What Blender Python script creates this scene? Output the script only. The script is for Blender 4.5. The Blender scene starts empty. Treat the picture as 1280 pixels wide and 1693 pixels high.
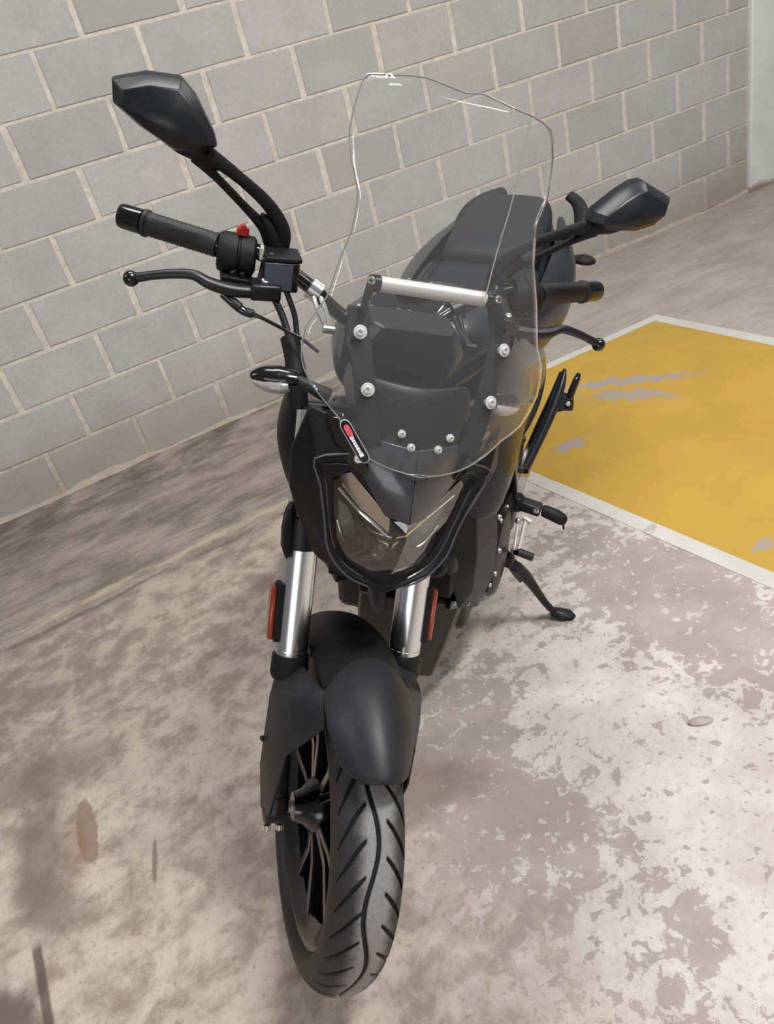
import bpy, math, random
import numpy as np
from mathutils import Matrix, Vector
random.seed(7)
SC = bpy.context.scene
COL = SC.collection

# ------------------------------------------------------------------ camera
F_PX = 1276.7016
cam = bpy.data.cameras.new('camera')
cam.sensor_fit = 'HORIZONTAL'
cam.sensor_width = 36.0
cam.lens = F_PX / 1280.0 * 36.0
cam.clip_start = 0.02
cam_o = bpy.data.objects.new('camera', cam)
COL.objects.link(cam_o)
R_RIGHT = Vector((0.8391705195632322, -0.491537603276006, -0.2327737606797278))
R_DOWN = Vector((-0.4374714115719221, -0.3557699913246315, -0.8258610520724058))
R_FWD = Vector((0.3231278433570426, 0.7948701138164339, -0.5135853376108737))
cm = Matrix.Identity(4)
for i in range(3):
    cm[i][0] = R_RIGHT[i]; cm[i][1] = -R_DOWN[i]; cm[i][2] = -R_FWD[i]
cm.translation = Vector((0.05427825170597614, -3.494298756509546, 1.3748375430001354))
cam_o.matrix_world = cm
SC.camera = cam_o

# ------------------------------------------------------------------ world, lamps, exposure
SC.view_settings.view_transform = 'Standard'
SC.view_settings.look = 'None'
SC.view_settings.exposure = -0.13
SC.view_settings.gamma = 1.0
SC.view_settings.use_curve_mapping = False
W = bpy.data.worlds.new('garage_ambient'); SC.world = W
W.use_nodes = True
bg = W.node_tree.nodes['Background']
bg.inputs[0].default_value = (0.93, 0.95, 1.0, 1); bg.inputs[1].default_value = 0.19


def area(name, loc, target, sx, sy, power, color=(1, 0.99, 0.972)):
    l = bpy.data.lights.new(name, 'AREA'); l.shape = 'RECTANGLE'; l.size = sx; l.size_y = sy
    l.energy = power; l.color = color
    o = bpy.data.objects.new(name, l); COL.objects.link(o); o.location = loc
    d = Vector(target) - Vector(loc)
    o.rotation_euler = d.to_track_quat('-Z', 'Y').to_euler()
    return o


area('ceiling_lamp', (1.35, -3.75, 3.1), (1.2, -3.2, 0), 0.8, 0.16, 92)
area('ceiling_lamp', (2.7, -4.5, 3.1), (2.3, -3.4, 0), 1.4, 0.25, 26)
area('ceiling_lamp', (1.1, -2.0, 3.1), (1.1, -1.9, 0), 1.4, 0.25, 36)
area('ceiling_lamp', (-1.7, -1.9, 3.1), (-1.5, -1.5, 0), 1.4, 0.25, 24)
area('ceiling_lamp', (3.9, -1.9, 3.1), (3.9, -1.8, 0), 1.4, 0.25, 38)
area('garage_entrance_daylight', (-4.4, -7.8, 1.45), (0.5, -2.0, 0.6), 3.6, 2.3, 95, (0.96, 0.98, 1.0))

# ------------------------------------------------------------------ material helpers


def s2l(c):
    return tuple(((x / 255.0) / 12.92 if x / 255.0 <= 0.04045 else ((x / 255.0 + 0.055) / 1.055) ** 2.4) for x in c)


class NT:
    def __init__(s, name):
        s.m = bpy.data.materials.new(name); s.m.use_nodes = True
        s.t = s.m.node_tree; s.n = s.t.nodes; s.l = s.t.links
        s.b = s.n['Principled BSDF']; s.out = s.n['Material Output']

    def node(s, typ, **kw):
        n = s.n.new(typ)
        for k, v in kw.items():
            setattr(n, k, v)
        return n

    def link(s, a, b):
        s.l.new(a, b)

    def val(s, sock, v):
        if hasattr(v, 'is_output') or isinstance(v, bpy.types.NodeSocket):
            s.link(v, sock)
        else:
            sock.default_value = v

    def math(s, op, a, b=0.0, c=None, clamp=False):
        n = s.node('ShaderNodeMath', operation=op, use_clamp=clamp)
        s.val(n.inputs[0], a); s.val(n.inputs[1], b)
        if c is not None:
            s.val(n.inputs[2], c)
        return n.outputs[0]

    def mix(s, f, a, b):
        n = s.node('ShaderNodeMix', data_type='RGBA')
        s.val(n.inputs[0], f)
        for i, v in ((6, a), (7, b)):
            if isinstance(v, bpy.types.NodeSocket):
                s.link(v, n.inputs[i])
            else:
                n.inputs[i].default_value = (*v, 1)
        return n.outputs[2]

    def noise(s, vec, scale, detail=4, rough=0.5, dist=0.0):
        n = s.node('ShaderNodeTexNoise'); n.inputs['Scale'].default_value = scale
        n.inputs['Detail'].default_value = detail; n.inputs['Roughness'].default_value = rough
        n.inputs['Distortion'].default_value = dist
        if vec is not None:
            s.link(vec, n.inputs['Vector'])
        return n.outputs[0]

    def ramp(s, f, lo, hi):
        n = s.node('ShaderNodeMapRange'); n.interpolation_type = 'SMOOTHSTEP'
        s.val(n.inputs[0], f); s.val(n.inputs[1], lo); s.val(n.inputs[2], hi)
        return n.outputs[0]

    def coord(s):
        return s.node('ShaderNodeTexCoord').outputs['Object']

    def mapping(s, vec, scale=(1, 1, 1), rot=(0, 0, 0), loc=(0, 0, 0)):
        n = s.node('ShaderNodeMapping'); s.link(vec, n.inputs[0])
        n.inputs['Scale'].default_value = scale; n.inputs['Rotation'].default_value = rot
        n.inputs['Location'].default_value = loc
        return n.outputs[0]

    def bump(s, h, strength, dist=0.01):
        n = s.node('ShaderNodeBump'); n.inputs['Strength'].default_value = strength
        n.inputs['Distance'].default_value = dist
        s.link(h, n.inputs['Height']); s.link(n.outputs[0], s.b.inputs['Normal'])


def pm(name, col, rough=0.5, metal=0.0, coat=0.0, spec=0.5, grain=0.0, gscale=900.0, emit=None):
    t = NT(name)
    t.b.inputs['Base Color'].default_value = (*s2l(col), 1)
    t.b.inputs['Roughness'].default_value = rough
    t.b.inputs['Metallic'].default_value = metal
    t.b.inputs['Coat Weight'].default_value = coat
    t.b.inputs['Coat Roughness'].default_value = 0.08
    t.b.inputs['Specular IOR Level'].default_value = spec
    if grain:
        c = t.coord()
        t.bump(t.noise(c, gscale, 2, 0.6), grain, 0.002)
        n = t.noise(c, 9.0, 3, 0.6)
        lo = tuple(x * 0.85 for x in s2l(col)); hi = tuple(x * 1.2 for x in s2l(col))
        t.link(t.mix(t.ramp(n, 0.35, 0.65), lo, hi), t.b.inputs['Base Color'])
    return t.m


M = {}
M['plastic'] = pm('textured_black_plastic', (21, 21, 23), 0.55, spec=0.27, grain=0.25)
M['mirrorshell'] = pm('satin_black_mirror_shell', (21, 23, 27), 0.36, spec=0.38)
M['mud'] = pm('charcoal_mudguard_paint', (37, 38, 41), 0.44, spec=0.33, grain=0.05)
M['belly'] = pm('grey_belly_pan_paint', (66, 66, 63), 0.32, spec=0.6)
M['satin'] = pm('satin_charcoal_paint', (29, 30, 33), 0.4, spec=0.28, grain=0.06)
M['brow'] = pm('satin_grey_brow_paint', (58, 58, 62), 0.27, coat=0.4)
M['matte'] = pm('matte_black_paint', (20, 20, 23), 0.45, spec=0.27, grain=0.08)
M['gloss'] = pm('gloss_black_paint', (14, 14, 16), 0.16, coat=0.6)
M['tankpaint'] = pm('charcoal_gloss_paint', (28, 30, 35), 0.3, coat=0.12, spec=0.3)
M['sheen'] = pm('dark_engine_cover_paint', (27, 28, 30), 0.36, spec=0.3, metal=0.2)
M['black'] = pm('black_metal', (16, 16, 17), 0.4, spec=0.5)
M['blackgloss'] = pm('black_anodised_metal', (16, 16, 18), 0.2, coat=0.3)
M['deep'] = pm('dark_interior', (11, 11, 12), 0.6)
M['rubber'] = pm('grip_rubber', (26, 26, 27), 0.5, grain=0.4, gscale=500)
M['hose'] = pm('hose_rubber', (22, 22, 23), 0.45)
M['silver'] = pm('brushed_aluminium', (222, 222, 222), 0.27, metal=1.0)
M['barsilver'] = pm('satin_aluminium', (216, 210, 206), 0.45, metal=0.35)
M['chrome'] = pm('chrome', (235, 235, 235), 0.09, metal=1.0)
M['screw'] = pm('pale_zinc_screw', (206, 206, 204), 0.38, metal=0.35)
M['bolt'] = pm('zinc_bolt', (205, 205, 203), 0.3, metal=0.9)
M['reflector_chrome'] = pm('headlight_reflector', (214, 200, 184), 0.22, metal=1.0)
M['amber'] = pm('amber_reflector', (150, 58, 26), 0.25, coat=0.6)
M['clearlens'] = pm('clear_signal_lens', (150, 146, 146), 0.2, coat=0.8)
M['taillens'] = pm('smoked_signal_lens', (58, 56, 56), 0.25, coat=0.6)
M['red'] = pm('red_switch', (206, 30, 38), 0.4)
M['white'] = pm('white_print', (236, 234, 236), 0.4)
M['tag'] = pm('pale_tag', (190, 196, 186), 0.5)
M['seat'] = pm('seat_vinyl', (24, 26, 30), 0.55, spec=0.28, grain=0.3, gscale=700)
M['resface'] = pm('reservoir_face', (74, 78, 88), 0.4)
M['drl'] = pm('smoked_light_strip', (70, 76, 74), 0.12, coat=0.5)
M['mirror'] = pm('mirror_silver', (230, 232, 235), 0.03, metal=1.0)
M['display'] = pm('display_glass', (44, 56, 60), 0.08, coat=0.7)
M['spoke_edge'] = pm('machined_spoke_edge', (140, 131, 122), 0.35, metal=0.6)
M['disc'] = pm('brake_disc_steel', (120, 120, 122), 0.35, metal=1.0)
M['screen_edge'] = pm('acrylic_edge', (132, 134, 132), 0.2, coat=0.3)


def clear_mat(name, haze=0.03, rough=0.02, ior=1.49, tint=(0.97, 0.975, 0.975), hazecol=(0.8, 0.8, 0.8)):
    t = NT(name)
    tr = t.node('ShaderNodeBsdfTransparent'); tr.inputs[0].default_value = (*tint, 1)
    gl = t.node('ShaderNodeBsdfGlossy'); gl.inputs['Roughness'].default_value = rough
    gl.inputs[0].default_value = (1, 1, 1, 1)
    df = t.node('ShaderNodeBsdfDiffuse'); df.inputs[0].default_value = (*hazecol, 1)
    fr = t.node('ShaderNodeFresnel')
    geo = t.node('ShaderNodeNewGeometry')
    t.link(t.math('MULTIPLY_ADD', geo.outputs['Backfacing'], 1.0 / ior - ior, ior), fr.inputs[0])
    m1 = t.node('ShaderNodeMixShader'); t.link(fr.outputs[0], m1.inputs[0])
    m2 = t.node('ShaderNodeMixShader'); m2.inputs[0].default_value = haze
    t.link(tr.outputs[0], m2.inputs[1]); t.link(df.outputs[0], m2.inputs[2])
    t.link(m2.outputs[0], m1.inputs[1]); t.link(gl.outputs[0], m1.inputs[2])
    t.link(m1.outputs[0], t.out.inputs[0])
    return t.m


M['clear'] = clear_mat('clear_acrylic', haze=0.022)  # faint diffuse haze stands in for dust and reflected ceiling light
M['lens'] = clear_mat('headlight_glass', haze=0.01, ior=2.0)


def tyre_mat():
    t = NT('dusty_tyre_rubber')
    c = t.coord()
    sx = t.node('ShaderNodeSeparateXYZ'); t.link(c, sx.inputs[0])
    n = t.noise(c, 26, 5, 0.65)
    n2 = t.noise(c, 190, 3, 0.6)
    ax = t.math('ABSOLUTE', t.math('ADD', sx.outputs[0], -0.004))
    ax = t.math('ADD', ax, t.math('MULTIPLY', t.math('SUBTRACT', n, 0.5), 0.03))
    dust = t.ramp(ax, 0.038, 0.012)
    dust = t.math('MULTIPLY', dust, t.math('MULTIPLY_ADD', n2, 0.6, 0.55))
    col = t.mix(dust, s2l((42, 40, 40)), s2l((150, 148, 148)))
    ga = t.node('ShaderNodeAttribute', attribute_name='groove')
    col = t.mix(t.ramp(ga.outputs['Fac'], 0.25, 0.8), col, s2l((16, 15, 15)))  # undusted grooves, with the recess shade painted in as near-black
    t.link(col, t.b.inputs['Base Color'])
    t.b.inputs['Roughness'].default_value = 0.62
    t.bump(n2, 0.15, 0.002)
    return t.m


M['tyre'] = tyre_mat(); M['groove'] = pm('shaded_groove_rubber', (20, 19, 19), 0.7)  # groove tone has the recess shade in its colour

# ------------------------------------------------------------------ concrete materials


def block_mat():
    t = NT('concrete_block')
    c = t.coord()
    info = t.node('ShaderNodeObjectInfo')
    rnd = info.outputs['Random']
    add = t.node('ShaderNodeVectorMath', operation='ADD')
    sc = t.node('ShaderNodeVectorMath', operation='SCALE')
    comb = t.node('ShaderNodeCombineXYZ')
    t.link(rnd, comb.inputs[0]); t.link(rnd, comb.inputs[1]); t.link(rnd, comb.inputs[2])
    t.link(comb.outputs[0], sc.inputs[0]); sc.inputs['Scale'].default_value = 37.0
    t.link(c, add.inputs[0]); t.link(sc.outputs[0], add.inputs[1])
    v = add.outputs[0]
    big = t.noise(v, 5.5, 4, 0.55)
    fine = t.noise(v, 60, 4, 0.65)
    grit = t.noise(v, 320, 2, 0.6)
    a = t.mix(t.ramp(big, 0.3, 0.7), s2l((178, 177, 173)), s2l((196, 194, 190)))
    b = t.mix(rnd, s2l((170, 172, 167)), s2l((198, 195, 192)))
    col = t.mix(0.5, a, b)
    col = t.mix(t.ramp(fine, 0.3, 0.8), t.mix(0.16, col, s2l((110, 108, 102))), col)
    # a few darker blocks
    dark = t.math('MULTIPLY', t.ramp(rnd, 0.93, 0.96), 0.45)
    col = t.mix(dark, col, s2l((150, 150, 142)))
    geo = t.node('ShaderNodeNewGeometry'); sp = t.node('ShaderNodeSeparateXYZ'); t.link(geo.outputs['Position'], sp.inputs[0])
    soil = t.math('ADD', sp.outputs[2], t.math('MULTIPLY', t.math('SUBTRACT', t.noise(geo.outputs['Position'], 4, 5, 0.65), 0.5), 0.35))
    col = t.mix(t.math('MULTIPLY', t.ramp(soil, 0.42, 0.0), 0.6), col, s2l((150, 140, 126)))
    t.link(col, t.b.inputs['Base Color'])
    t.b.inputs['Roughness'].default_value = 0.9
    t.b.inputs['Specular IOR Level'].default_value = 0.2
    h = t.math('ADD', t.math('MULTIPLY', fine, 0.7), t.math('MULTIPLY', grit, 0.35))
    t.bump(h, 0.28, 0.006)
    return t.m


def mortar_mat():
    t = NT('mortar')
    c = t.coord()
    n = t.noise(c, 24, 5, 0.65); n2 = t.noise(c, 150, 3, 0.6)
    col = t.mix(t.ramp(n, 0.3, 0.7), s2l((198, 189, 176)), s2l((222, 214, 203)))
    geo = t.node('ShaderNodeNewGeometry'); sp = t.node('ShaderNodeSeparateXYZ'); t.link(geo.outputs['Position'], sp.inputs[0])
    soil = t.math('ADD', sp.outputs[2], t.math('MULTIPLY', t.math('SUBTRACT', n, 0.5), 0.3))
    col = t.mix(t.math('MULTIPLY', t.ramp(soil, 0.40, -0.02), 0.7), col, s2l((160, 148, 130)))
    t.link(col, t.b.inputs['Base Color'])
    t.b.inputs['Roughness'].default_value = 0.95
    t.b.inputs['Specular IOR Level'].default_value = 0.15
    t.bump(t.math('ADD', n, t.math('MULTIPLY', n2, 0.5)), 0.5, 0.008)
    return t.m


def floor_color(t, c):
    """worn painted concrete; returns colour socket and height socket"""
    sx = t.node('ShaderNodeSeparateXYZ'); t.link(c, sx.inputs[0])
    X, Y = sx.outputs[0], sx.outputs[1]
    big = t.noise(c, 1.7, 3, 0.5)
    med = t.noise(c, 6.0, 6, 0.62, 0.2)
    flake = t.noise(c, 25.0, 6, 0.62, 0.35)
    fine = t.noise(c, 70, 4, 0.6)
    grit = t.noise(c, 300, 3, 0.65)
    speck = t.noise(c, 55, 6, 0.72)

    def zone(cx, cy, rx, ry, rot=0.0, soft=0.7):
        m = t.mapping(t.mapping(t.mapping(c, loc=(-cx, -cy, 0)), rot=(0, 0, -rot)), scale=(1 / rx, 1 / ry, 0))
        ln = t.node('ShaderNodeVectorMath', operation='LENGTH'); t.link(m, ln.inputs[0])
        d = t.math('ADD', ln.outputs['Value'], t.math('MULTIPLY', t.math('SUBTRACT', med, 0.5), 1.1))
        return t.ramp(d, 1.0 + soft, 1.0 - soft)

    # how far the grey coat has flaked away (positive = pale bare cement)
    bias = t.math('MULTIPLY', t.math('SUBTRACT', big, 0.5), 0.22)
    bias = t.math('ADD', bias, t.math('MULTIPLY', t.math('SUBTRACT', med, 0.5), 0.55))
    bias = t.math('ADD', bias, 0.07)
    for (cx, cy, rx, ry, rot, k) in ((0.48, -2.62, 0.20, 0.16, -0.9, -0.20), (0.56, -2.34, 0.13, 0.19, -0.8, -0.19), (1.22, -2.33, 0.20, 0.32, 0.0, -0.24),
                                     (0.62, -2.95, 0.10, 0.05, 0.6, -0.16), (0.85, -2.45, 0.22, 0.14, 0.7, 0.13), (0.95, -2.95, 0.25, 0.3, 0, 0.12),
                                     (0.80, -2.05, 0.16, 0.12, 0.6, 0.10), (0.42, -2.88, 0.12, 0.10, 0.2, 0.06)):
        bias = t.math('ADD', bias, t.math('MULTIPLY', zone(cx, cy, rx, ry, rot), k))
    thr = t.math('ADD', t.math('ADD', flake, bias), t.math('MULTIPLY', t.math('SUBTRACT', fine, 0.5), 0.12))
    worn = t.ramp(thr, 0.498, 0.528)
    coat = t.mix(t.ramp(med, 0.35, 0.65), s2l((158, 148, 142)), s2l((174, 164, 158)))
    coat = t.mix(t.math('MULTIPLY', t.ramp(speck, 0.58, 0.72), 0.35), coat, s2l((122, 110, 102)))
    pale = t.mix(t.ramp(med, 0.38, 0.62), s2l((192, 184, 176)), s2l((207, 200, 193)))
    pale = t.mix(t.math('MULTIPLY', t.ramp(speck, 0.51, 0.64), 0.5), pale, s2l((168, 157, 149)))
    pits = t.noise(c, 38, 3, 0.5, 0.4)
    pale = t.mix(t.math('MULTIPLY', t.ramp(pits, 0.615, 0.655), 0.75), pale, s2l((150, 139, 132)))
    pale = t.mix(t.math('MULTIPLY', t.ramp(t.noise(c, 13, 3, 0.5), 0.5, 0.7), 0.35), pale, s2l((180, 170, 161)))
    coat = t.mix(t.math('MULTIPLY', t.ramp(pits, 0.385, 0.35), 0.7), coat, s2l((204, 196, 189)))
    right = t.mix(worn, coat, pale)
    # left and centre: softer, tan wear with small pits
    lt = t.math('ADD', t.math('MULTIPLY', t.math('SUBTRACT', t.noise(c, 11, 7, 0.66, 0.2), 0.5), 1.0), t.math('MULTIPLY', t.math('SUBTRACT', big, 0.5), 0.35))
    left = t.mix(t.ramp(lt, -0.16, 0.10), s2l((158, 143, 131)), s2l((203, 190, 177)))
    left = t.mix(t.math('MULTIPLY', t.ramp(t.noise(c, 17, 6, 0.7), 0.50, 0.72), 0.40), left, s2l((158, 144, 128)))
    left = t.mix(t.math('MULTIPLY', t.ramp(speck, 0.53, 0.68), 0.55), left, s2l((140, 122, 106)))
    left = t.mix(t.math('MULTIPLY', t.ramp(grit, 0.62, 0.74), 0.35), left, s2l((110, 94, 80)))
    grey = t.math('MULTIPLY', t.ramp(t.math('ADD', Y, t.math('MULTIPLY', t.math('SUBTRACT', big, 0.5), 1.0)), -1.95, -1.35), 0.75)
    left = t.mix(grey, left, t.mix(t.ramp(lt, -0.12, 0.14), s2l((136, 126, 114)), s2l((176, 165, 150))))
    edge = t.math('SUBTRACT', X, t.math('MULTIPLY', t.math('MAXIMUM', t.math('ADD', Y, 1.95), 0.0), 0.75))
    col = t.mix(t.ramp(t.math('ADD', edge, t.math('MULTIPLY', t.math('SUBTRACT', med, 0.5), 0.5)), 0.18, 0.50), left, right)
    # smeared strip along the wall, lighter towards the far right
    st = t.noise(t.mapping(c, scale=(1.0, 1.9, 1), rot=(0, 0, 0.06)), 3.0, 8, 0.68, 0.3)
    st2 = t.noise(t.mapping(c, scale=(0.8, 3.4, 1), rot=(0, 0, -0.04)), 8.0, 6, 0.7, 0.2)
    stm = t.ramp(t.math('ADD', t.math('MULTIPLY', st, 0.7), t.math('MULTIPLY', st2, 0.3)), 0.36, 0.64)
    sl = t.mix(stm, s2l((116, 107, 99)), s2l((170, 159, 147)))
    sr = t.mix(stm, s2l((158, 149, 141)), s2l((180, 171, 162)))
    xr = t.ramp(X, 0.9, 2.2)
    strip = t.mix(xr, sl, sr)
    strip = t.mix(t.math('MULTIPLY', t.ramp(speck, 0.55, 0.7), 0.30), strip, s2l((104, 96, 88)))
    wob = t.math('MULTIPLY', t.math('SUBTRACT', t.noise(c, 3.0, 4, 0.6), 0.5), 0.26)
    yy = t.math('ADD', Y, wob)
    smask = t.math('MAXIMUM', t.ramp(yy, -1.14, -0.94), t.ramp(t.math('ADD', X, wob), 2.45, 2.75))
    col = t.mix(smask, col, strip)
    # scuff lines parallel to the wall
    y2 = t.math('ADD', Y, t.math('MULTIPLY', t.math('SUBTRACT', t.noise(c, 5, 6, 0.72), 0.5), 0.075))
    lx = t.math('MULTIPLY', t.ramp(X, 1.2, 0.6), t.ramp(st2, 0.36, 0.60))
    for off, w, k, cc in ((0.985, .030, .8, (192, 179, 154)), (1.05, .022, .7, (98, 90, 82)), (0.93, .020, .55, (108, 100, 92)), (1.10, .020, .5, (190, 178, 160)), (0.86, .03, .35, (176, 170, 156))):
        m = t.math('MULTIPLY', t.ramp(t.math('ABSOLUTE', t.math('ADD', y2, off)), w, w * .2), k)
        col = t.mix(t.math('MULTIPLY', m, lx), col, s2l(cc))
    # dirt collected against the wall
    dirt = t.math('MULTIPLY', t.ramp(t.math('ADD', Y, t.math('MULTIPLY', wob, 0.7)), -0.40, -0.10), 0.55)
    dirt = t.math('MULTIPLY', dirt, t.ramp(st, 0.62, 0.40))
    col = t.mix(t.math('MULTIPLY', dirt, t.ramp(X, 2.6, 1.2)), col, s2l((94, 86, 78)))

    def blob(cx, cy, rx, ry, rot, color, amt, edge=0.5, ns=9.0, na=0.7):
        nonlocal col
        m = t.mapping(c, loc=(-cx, -cy, 0))
        m = t.mapping(m, rot=(0, 0, rot))
        m = t.mapping(m, scale=(1 / rx, 1 / ry, 0))
        ln = t.node('ShaderNodeVectorMath', operation='LENGTH'); t.link(m, ln.inputs[0])
        d = t.math('ADD', ln.outputs['Value'], t.math('MULTIPLY', t.math('SUBTRACT', t.noise(c, ns, 5, 0.6), 0.5), na * 2))
        col = t.mix(t.math('MULTIPLY', t.ramp(d, 1.0 + edge, 1.0 - edge), amt), col, s2l(color))

    blob(0.40, -2.42, 0.13, 0.07, 0.4, (112, 92, 76), 0.55)       # oil stain beside the tyre
    blob(-0.276, -1.985, 0.105, 0.024, -1.5, (150, 128, 110), 0.95, 0.10, 40, 0.35)   # long flaked patch
    blob(-0.315, -2.02, 0.09, 0.030, -1.4, (128, 98, 74), 0.55, 0.6)
    blob(-0.36, -1.72, 0.22, 0.10, 0.4, (120, 113, 98), 0.6)     # damp greenish-grey area
    blob(-0.38, -1.95, 0.055, 0.22, 0.1, (112, 104, 92), 0.7)
    blob(-0.39, -2.12, 0.05, 0.12, -0.4, (120, 104, 92), 0.6)
    blob(-0.58, -2.42, 0.16, 0.20, 0.0, (104, 90, 82), 0.85, 0.25)
    blob(-0.16, -2.18, 0.055, 0.006, -1.3, (128, 110, 96), 0.8, 0.3, 50, 0.4)
    blob(0.02, -2.35, 0.30, 0.05, 0.9, (146, 128, 118), 0.3)
    # straight joint at the front left
    jx = t.math('ABSOLUTE', t.math('ADD', X, 0.425))
    jm = t.math('MULTIPLY', t.ramp(jx, 0.013, 0.006), t.ramp(Y, -2.19, -2.22))
    col = t.mix(t.math('MULTIPLY', jm, 0.8), col, s2l((84, 70, 60)))
    h = t.math('ADD', t.math('MULTIPLY', worn, -0.5), t.math('MULTIPLY', fine, 0.4))
    h = t.math('ADD', h, t.math('MULTIPLY', grit, 0.35))
    return col, h, None


def floor_mat():
    t = NT('worn_concrete_floor')
    c = t.coord()
    col, h, _ = floor_color(t, c)
    t.link(col, t.b.inputs['Base Color'])
    t.b.inputs['Roughness'].default_value = 0.72
    t.b.inputs['Specular IOR Level'].default_value = 0.3
    t.bump(h, 0.22, 0.006)
    return t.m


def paint_mat(name, c1, c2, chips, chipcol=(158, 150, 148)):
    t = NT(name)
    c = t.coord()
    n = t.noise(c, 3.2, 5, 0.6); fine = t.noise(c, 40, 5, 0.65); grit = t.noise(c, 240, 3, 0.6)
    streak = t.noise(t.mapping(c, rot=(0, 0, 0.45), scale=(1, 7, 1)), 3.0, 6, 0.7)
    col = t.mix(t.ramp(n, 0.3, 0.7), s2l(c1), s2l(c2))
    dk = tuple(v * 0.78 for v in s2l(c1))
    col = t.mix(t.math('MULTIPLY', t.ramp(streak, 0.56, 0.74), 0.45), col, dk)
    flake = t.math('ADD', t.noise(c, 9.0, 8, 0.7), t.math('MULTIPLY', t.math('SUBTRACT', fine, 0.5), 0.25))
    base = t.ramp(flake, 0.735, 0.76)
    for cx, cy, rx, ry, rot, k in chips:
        m = t.mapping(t.mapping(t.mapping(c, loc=(-cx, -cy, 0)), rot=(0, 0, rot)), scale=(1 / rx, 1 / ry, 0))
        ln = t.node('ShaderNodeVectorMath', operation='LENGTH'); t.link(m, ln.inputs[0])
        d = t.math('ADD', ln.outputs['Value'], t.math('MULTIPLY', t.math('SUBTRACT', t.noise(c, 22.0, 8, 0.72), 0.5), -6.0))
        base = t.math('MAXIMUM', base, t.math('MULTIPLY', t.ramp(d, 1.05, 0.85), k))
    col = t.mix(base, col, s2l(chipcol))
    t.link(col, t.b.inputs['Base Color'])
    t.b.inputs['Roughness'].default_value = 0.55
    t.b.inputs['Specular IOR Level'].default_value = 0.35
    t.bump(t.math('ADD', t.math('MULTIPLY', fine, 0.6), t.math('MULTIPLY', grit, 0.3)), 0.16, 0.004)
    return t.m


def pillar_mat():
    t = NT('pale_pillar_paint')
    c = t.coord()
    n = t.noise(c, 5, 5, 0.6)
    sx = t.node('ShaderNodeSeparateXYZ'); t.link(c, sx.inputs[0])
    col = t.mix(t.ramp(n, 0.35, 0.7), s2l((214, 219, 214)), s2l((228, 231, 226)))
    rust = t.math('MULTIPLY', t.ramp(t.math('ADD', sx.outputs[2], t.math('MULTIPLY', n, -0.1)), 0.0, -0.045), 0.8)
    col = t.mix(rust, col, s2l((128, 92, 74)))
    t.link(col, t.b.inputs['Base Color']); t.b.inputs['Roughness'].default_value = 0.6
    t.bump(t.noise(c, 60, 4, 0.6), 0.1, 0.004)
    return t.m


M['block'] = block_mat(); M['mortar'] = mortar_mat(); M['floor'] = floor_mat(); M['pillar'] = pillar_mat()
M['yellow'] = paint_mat('worn_yellow_floor_paint', (196, 156, 66), (184, 148, 62),
                        [(2.09, -1.33, 0.035, 0.22, -0.80, .95), (2.00, -1.42, 0.05, 0.15, -0.5, .8), (1.93, -1.19, 0.05, 0.03, 0, .7), (1.60, -1.535, 0.07, 0.030, 0.1, .9),
                         (1.535, -2.37, 0.03, 0.022, 0, .8)])
M['whiteline'] = paint_mat('worn_white_floor_paint', (208, 205, 199), (196, 192, 185), [(1.38, -2.1, 0.04, 0.02, 0, .7)], (170, 162, 154))

# ------------------------------------------------------------------ mesh helpers


def make(name, geom, mat, parent=None, smooth=True, bevel=0.0, subsurf=0, solid=0.0, sharp=38.0, seg=2, mat2=None,
         local=None, label=None, link=True):
    vs, fs = geom
    me = bpy.data.meshes.new(name)
    me.from_pydata([tuple(map(float, v)) for v in vs], [], [tuple(f) for f in fs])
    me.validate(); me.update()
    me.materials.append(mat)
    if mat2:
        me.materials.append(mat2)
    if smooth:
        me.polygons.foreach_set('use_smooth', [True] * len(me.polygons))
        if sharp and not subsurf:
            me.set_sharp_from_angle(angle=math.radians(sharp))
    o = bpy.data.objects.new(name, me)
    COL.objects.link(o)
    if parent is not None:
        o.parent = parent
    if local is not None:
        o.matrix_local = local
    if solid:
        m = o.modifiers.new('solid', 'SOLIDIFY'); m.thickness = solid; m.offset = 0.0; m.use_even_offset = False
    if subsurf:
        m = o.modifiers.new('sub', 'SUBSURF'); m.levels = subsurf; m.render_levels = subsurf
    if bevel:
        m = o.modifiers.new('bevel', 'BEVEL'); m.width = bevel; m.segments = seg; m.limit_method = 'ANGLE'
        m.angle_limit = math.radians(28)
        if mat2:
            m.material = 1
    if label:
        o['label'] = label
    return o


def join(*gs):
    V, Fc = [], []
    for vs, fs in gs:
        k = len(V); V += [tuple(v) for v in vs]; Fc += [tuple(i + k for i in f) for f in fs]
    return V, Fc


def mirx(g):
    vs, fs = g
    return [(-v[0], v[1], v[2]) for v in vs], [tuple(reversed(f)) for f in fs]


def loft(rings, cap0=True, cap1=True, closed=True):
    n = len(rings[0]); V = [tuple(p) for r in rings for p in r]; Fc = []
    for i in range(len(rings) - 1):
        for j in range(n if closed else n - 1):
            a = i * n + j; b = i * n + (j + 1) % n
            Fc.append((a, b, b + n, a + n))
    if cap0 and closed:
        Fc.append(tuple(reversed(range(n))))
    if cap1 and closed:
        Fc.append(tuple(range((len(rings) - 1) * n, len(rings) * n)))
    return V, Fc


def gridsh(rows):
    return loft(rows, False, False, closed=False)


def frames(path):
    P = [Vector(p) for p in path]
    T = []
    for i in range(len(P)):
        a = P[max(0, i - 1)]; b = P[min(len(P) - 1, i + 1)]
        T.append((b - a).normalized())
    up = Vector((0, 0, 1)) if abs(T[0].z) < 0.9 else Vector((0, 1, 0))
    N = (up - up.dot(T[0]) * T[0]).normalized()
    out = []
    for i in range(len(P)):
        N = (N - N.dot(T[i]) * T[i]).normalized()
        out.append((P[i], T[i], N, T[i].cross(N)))
    return out


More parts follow.
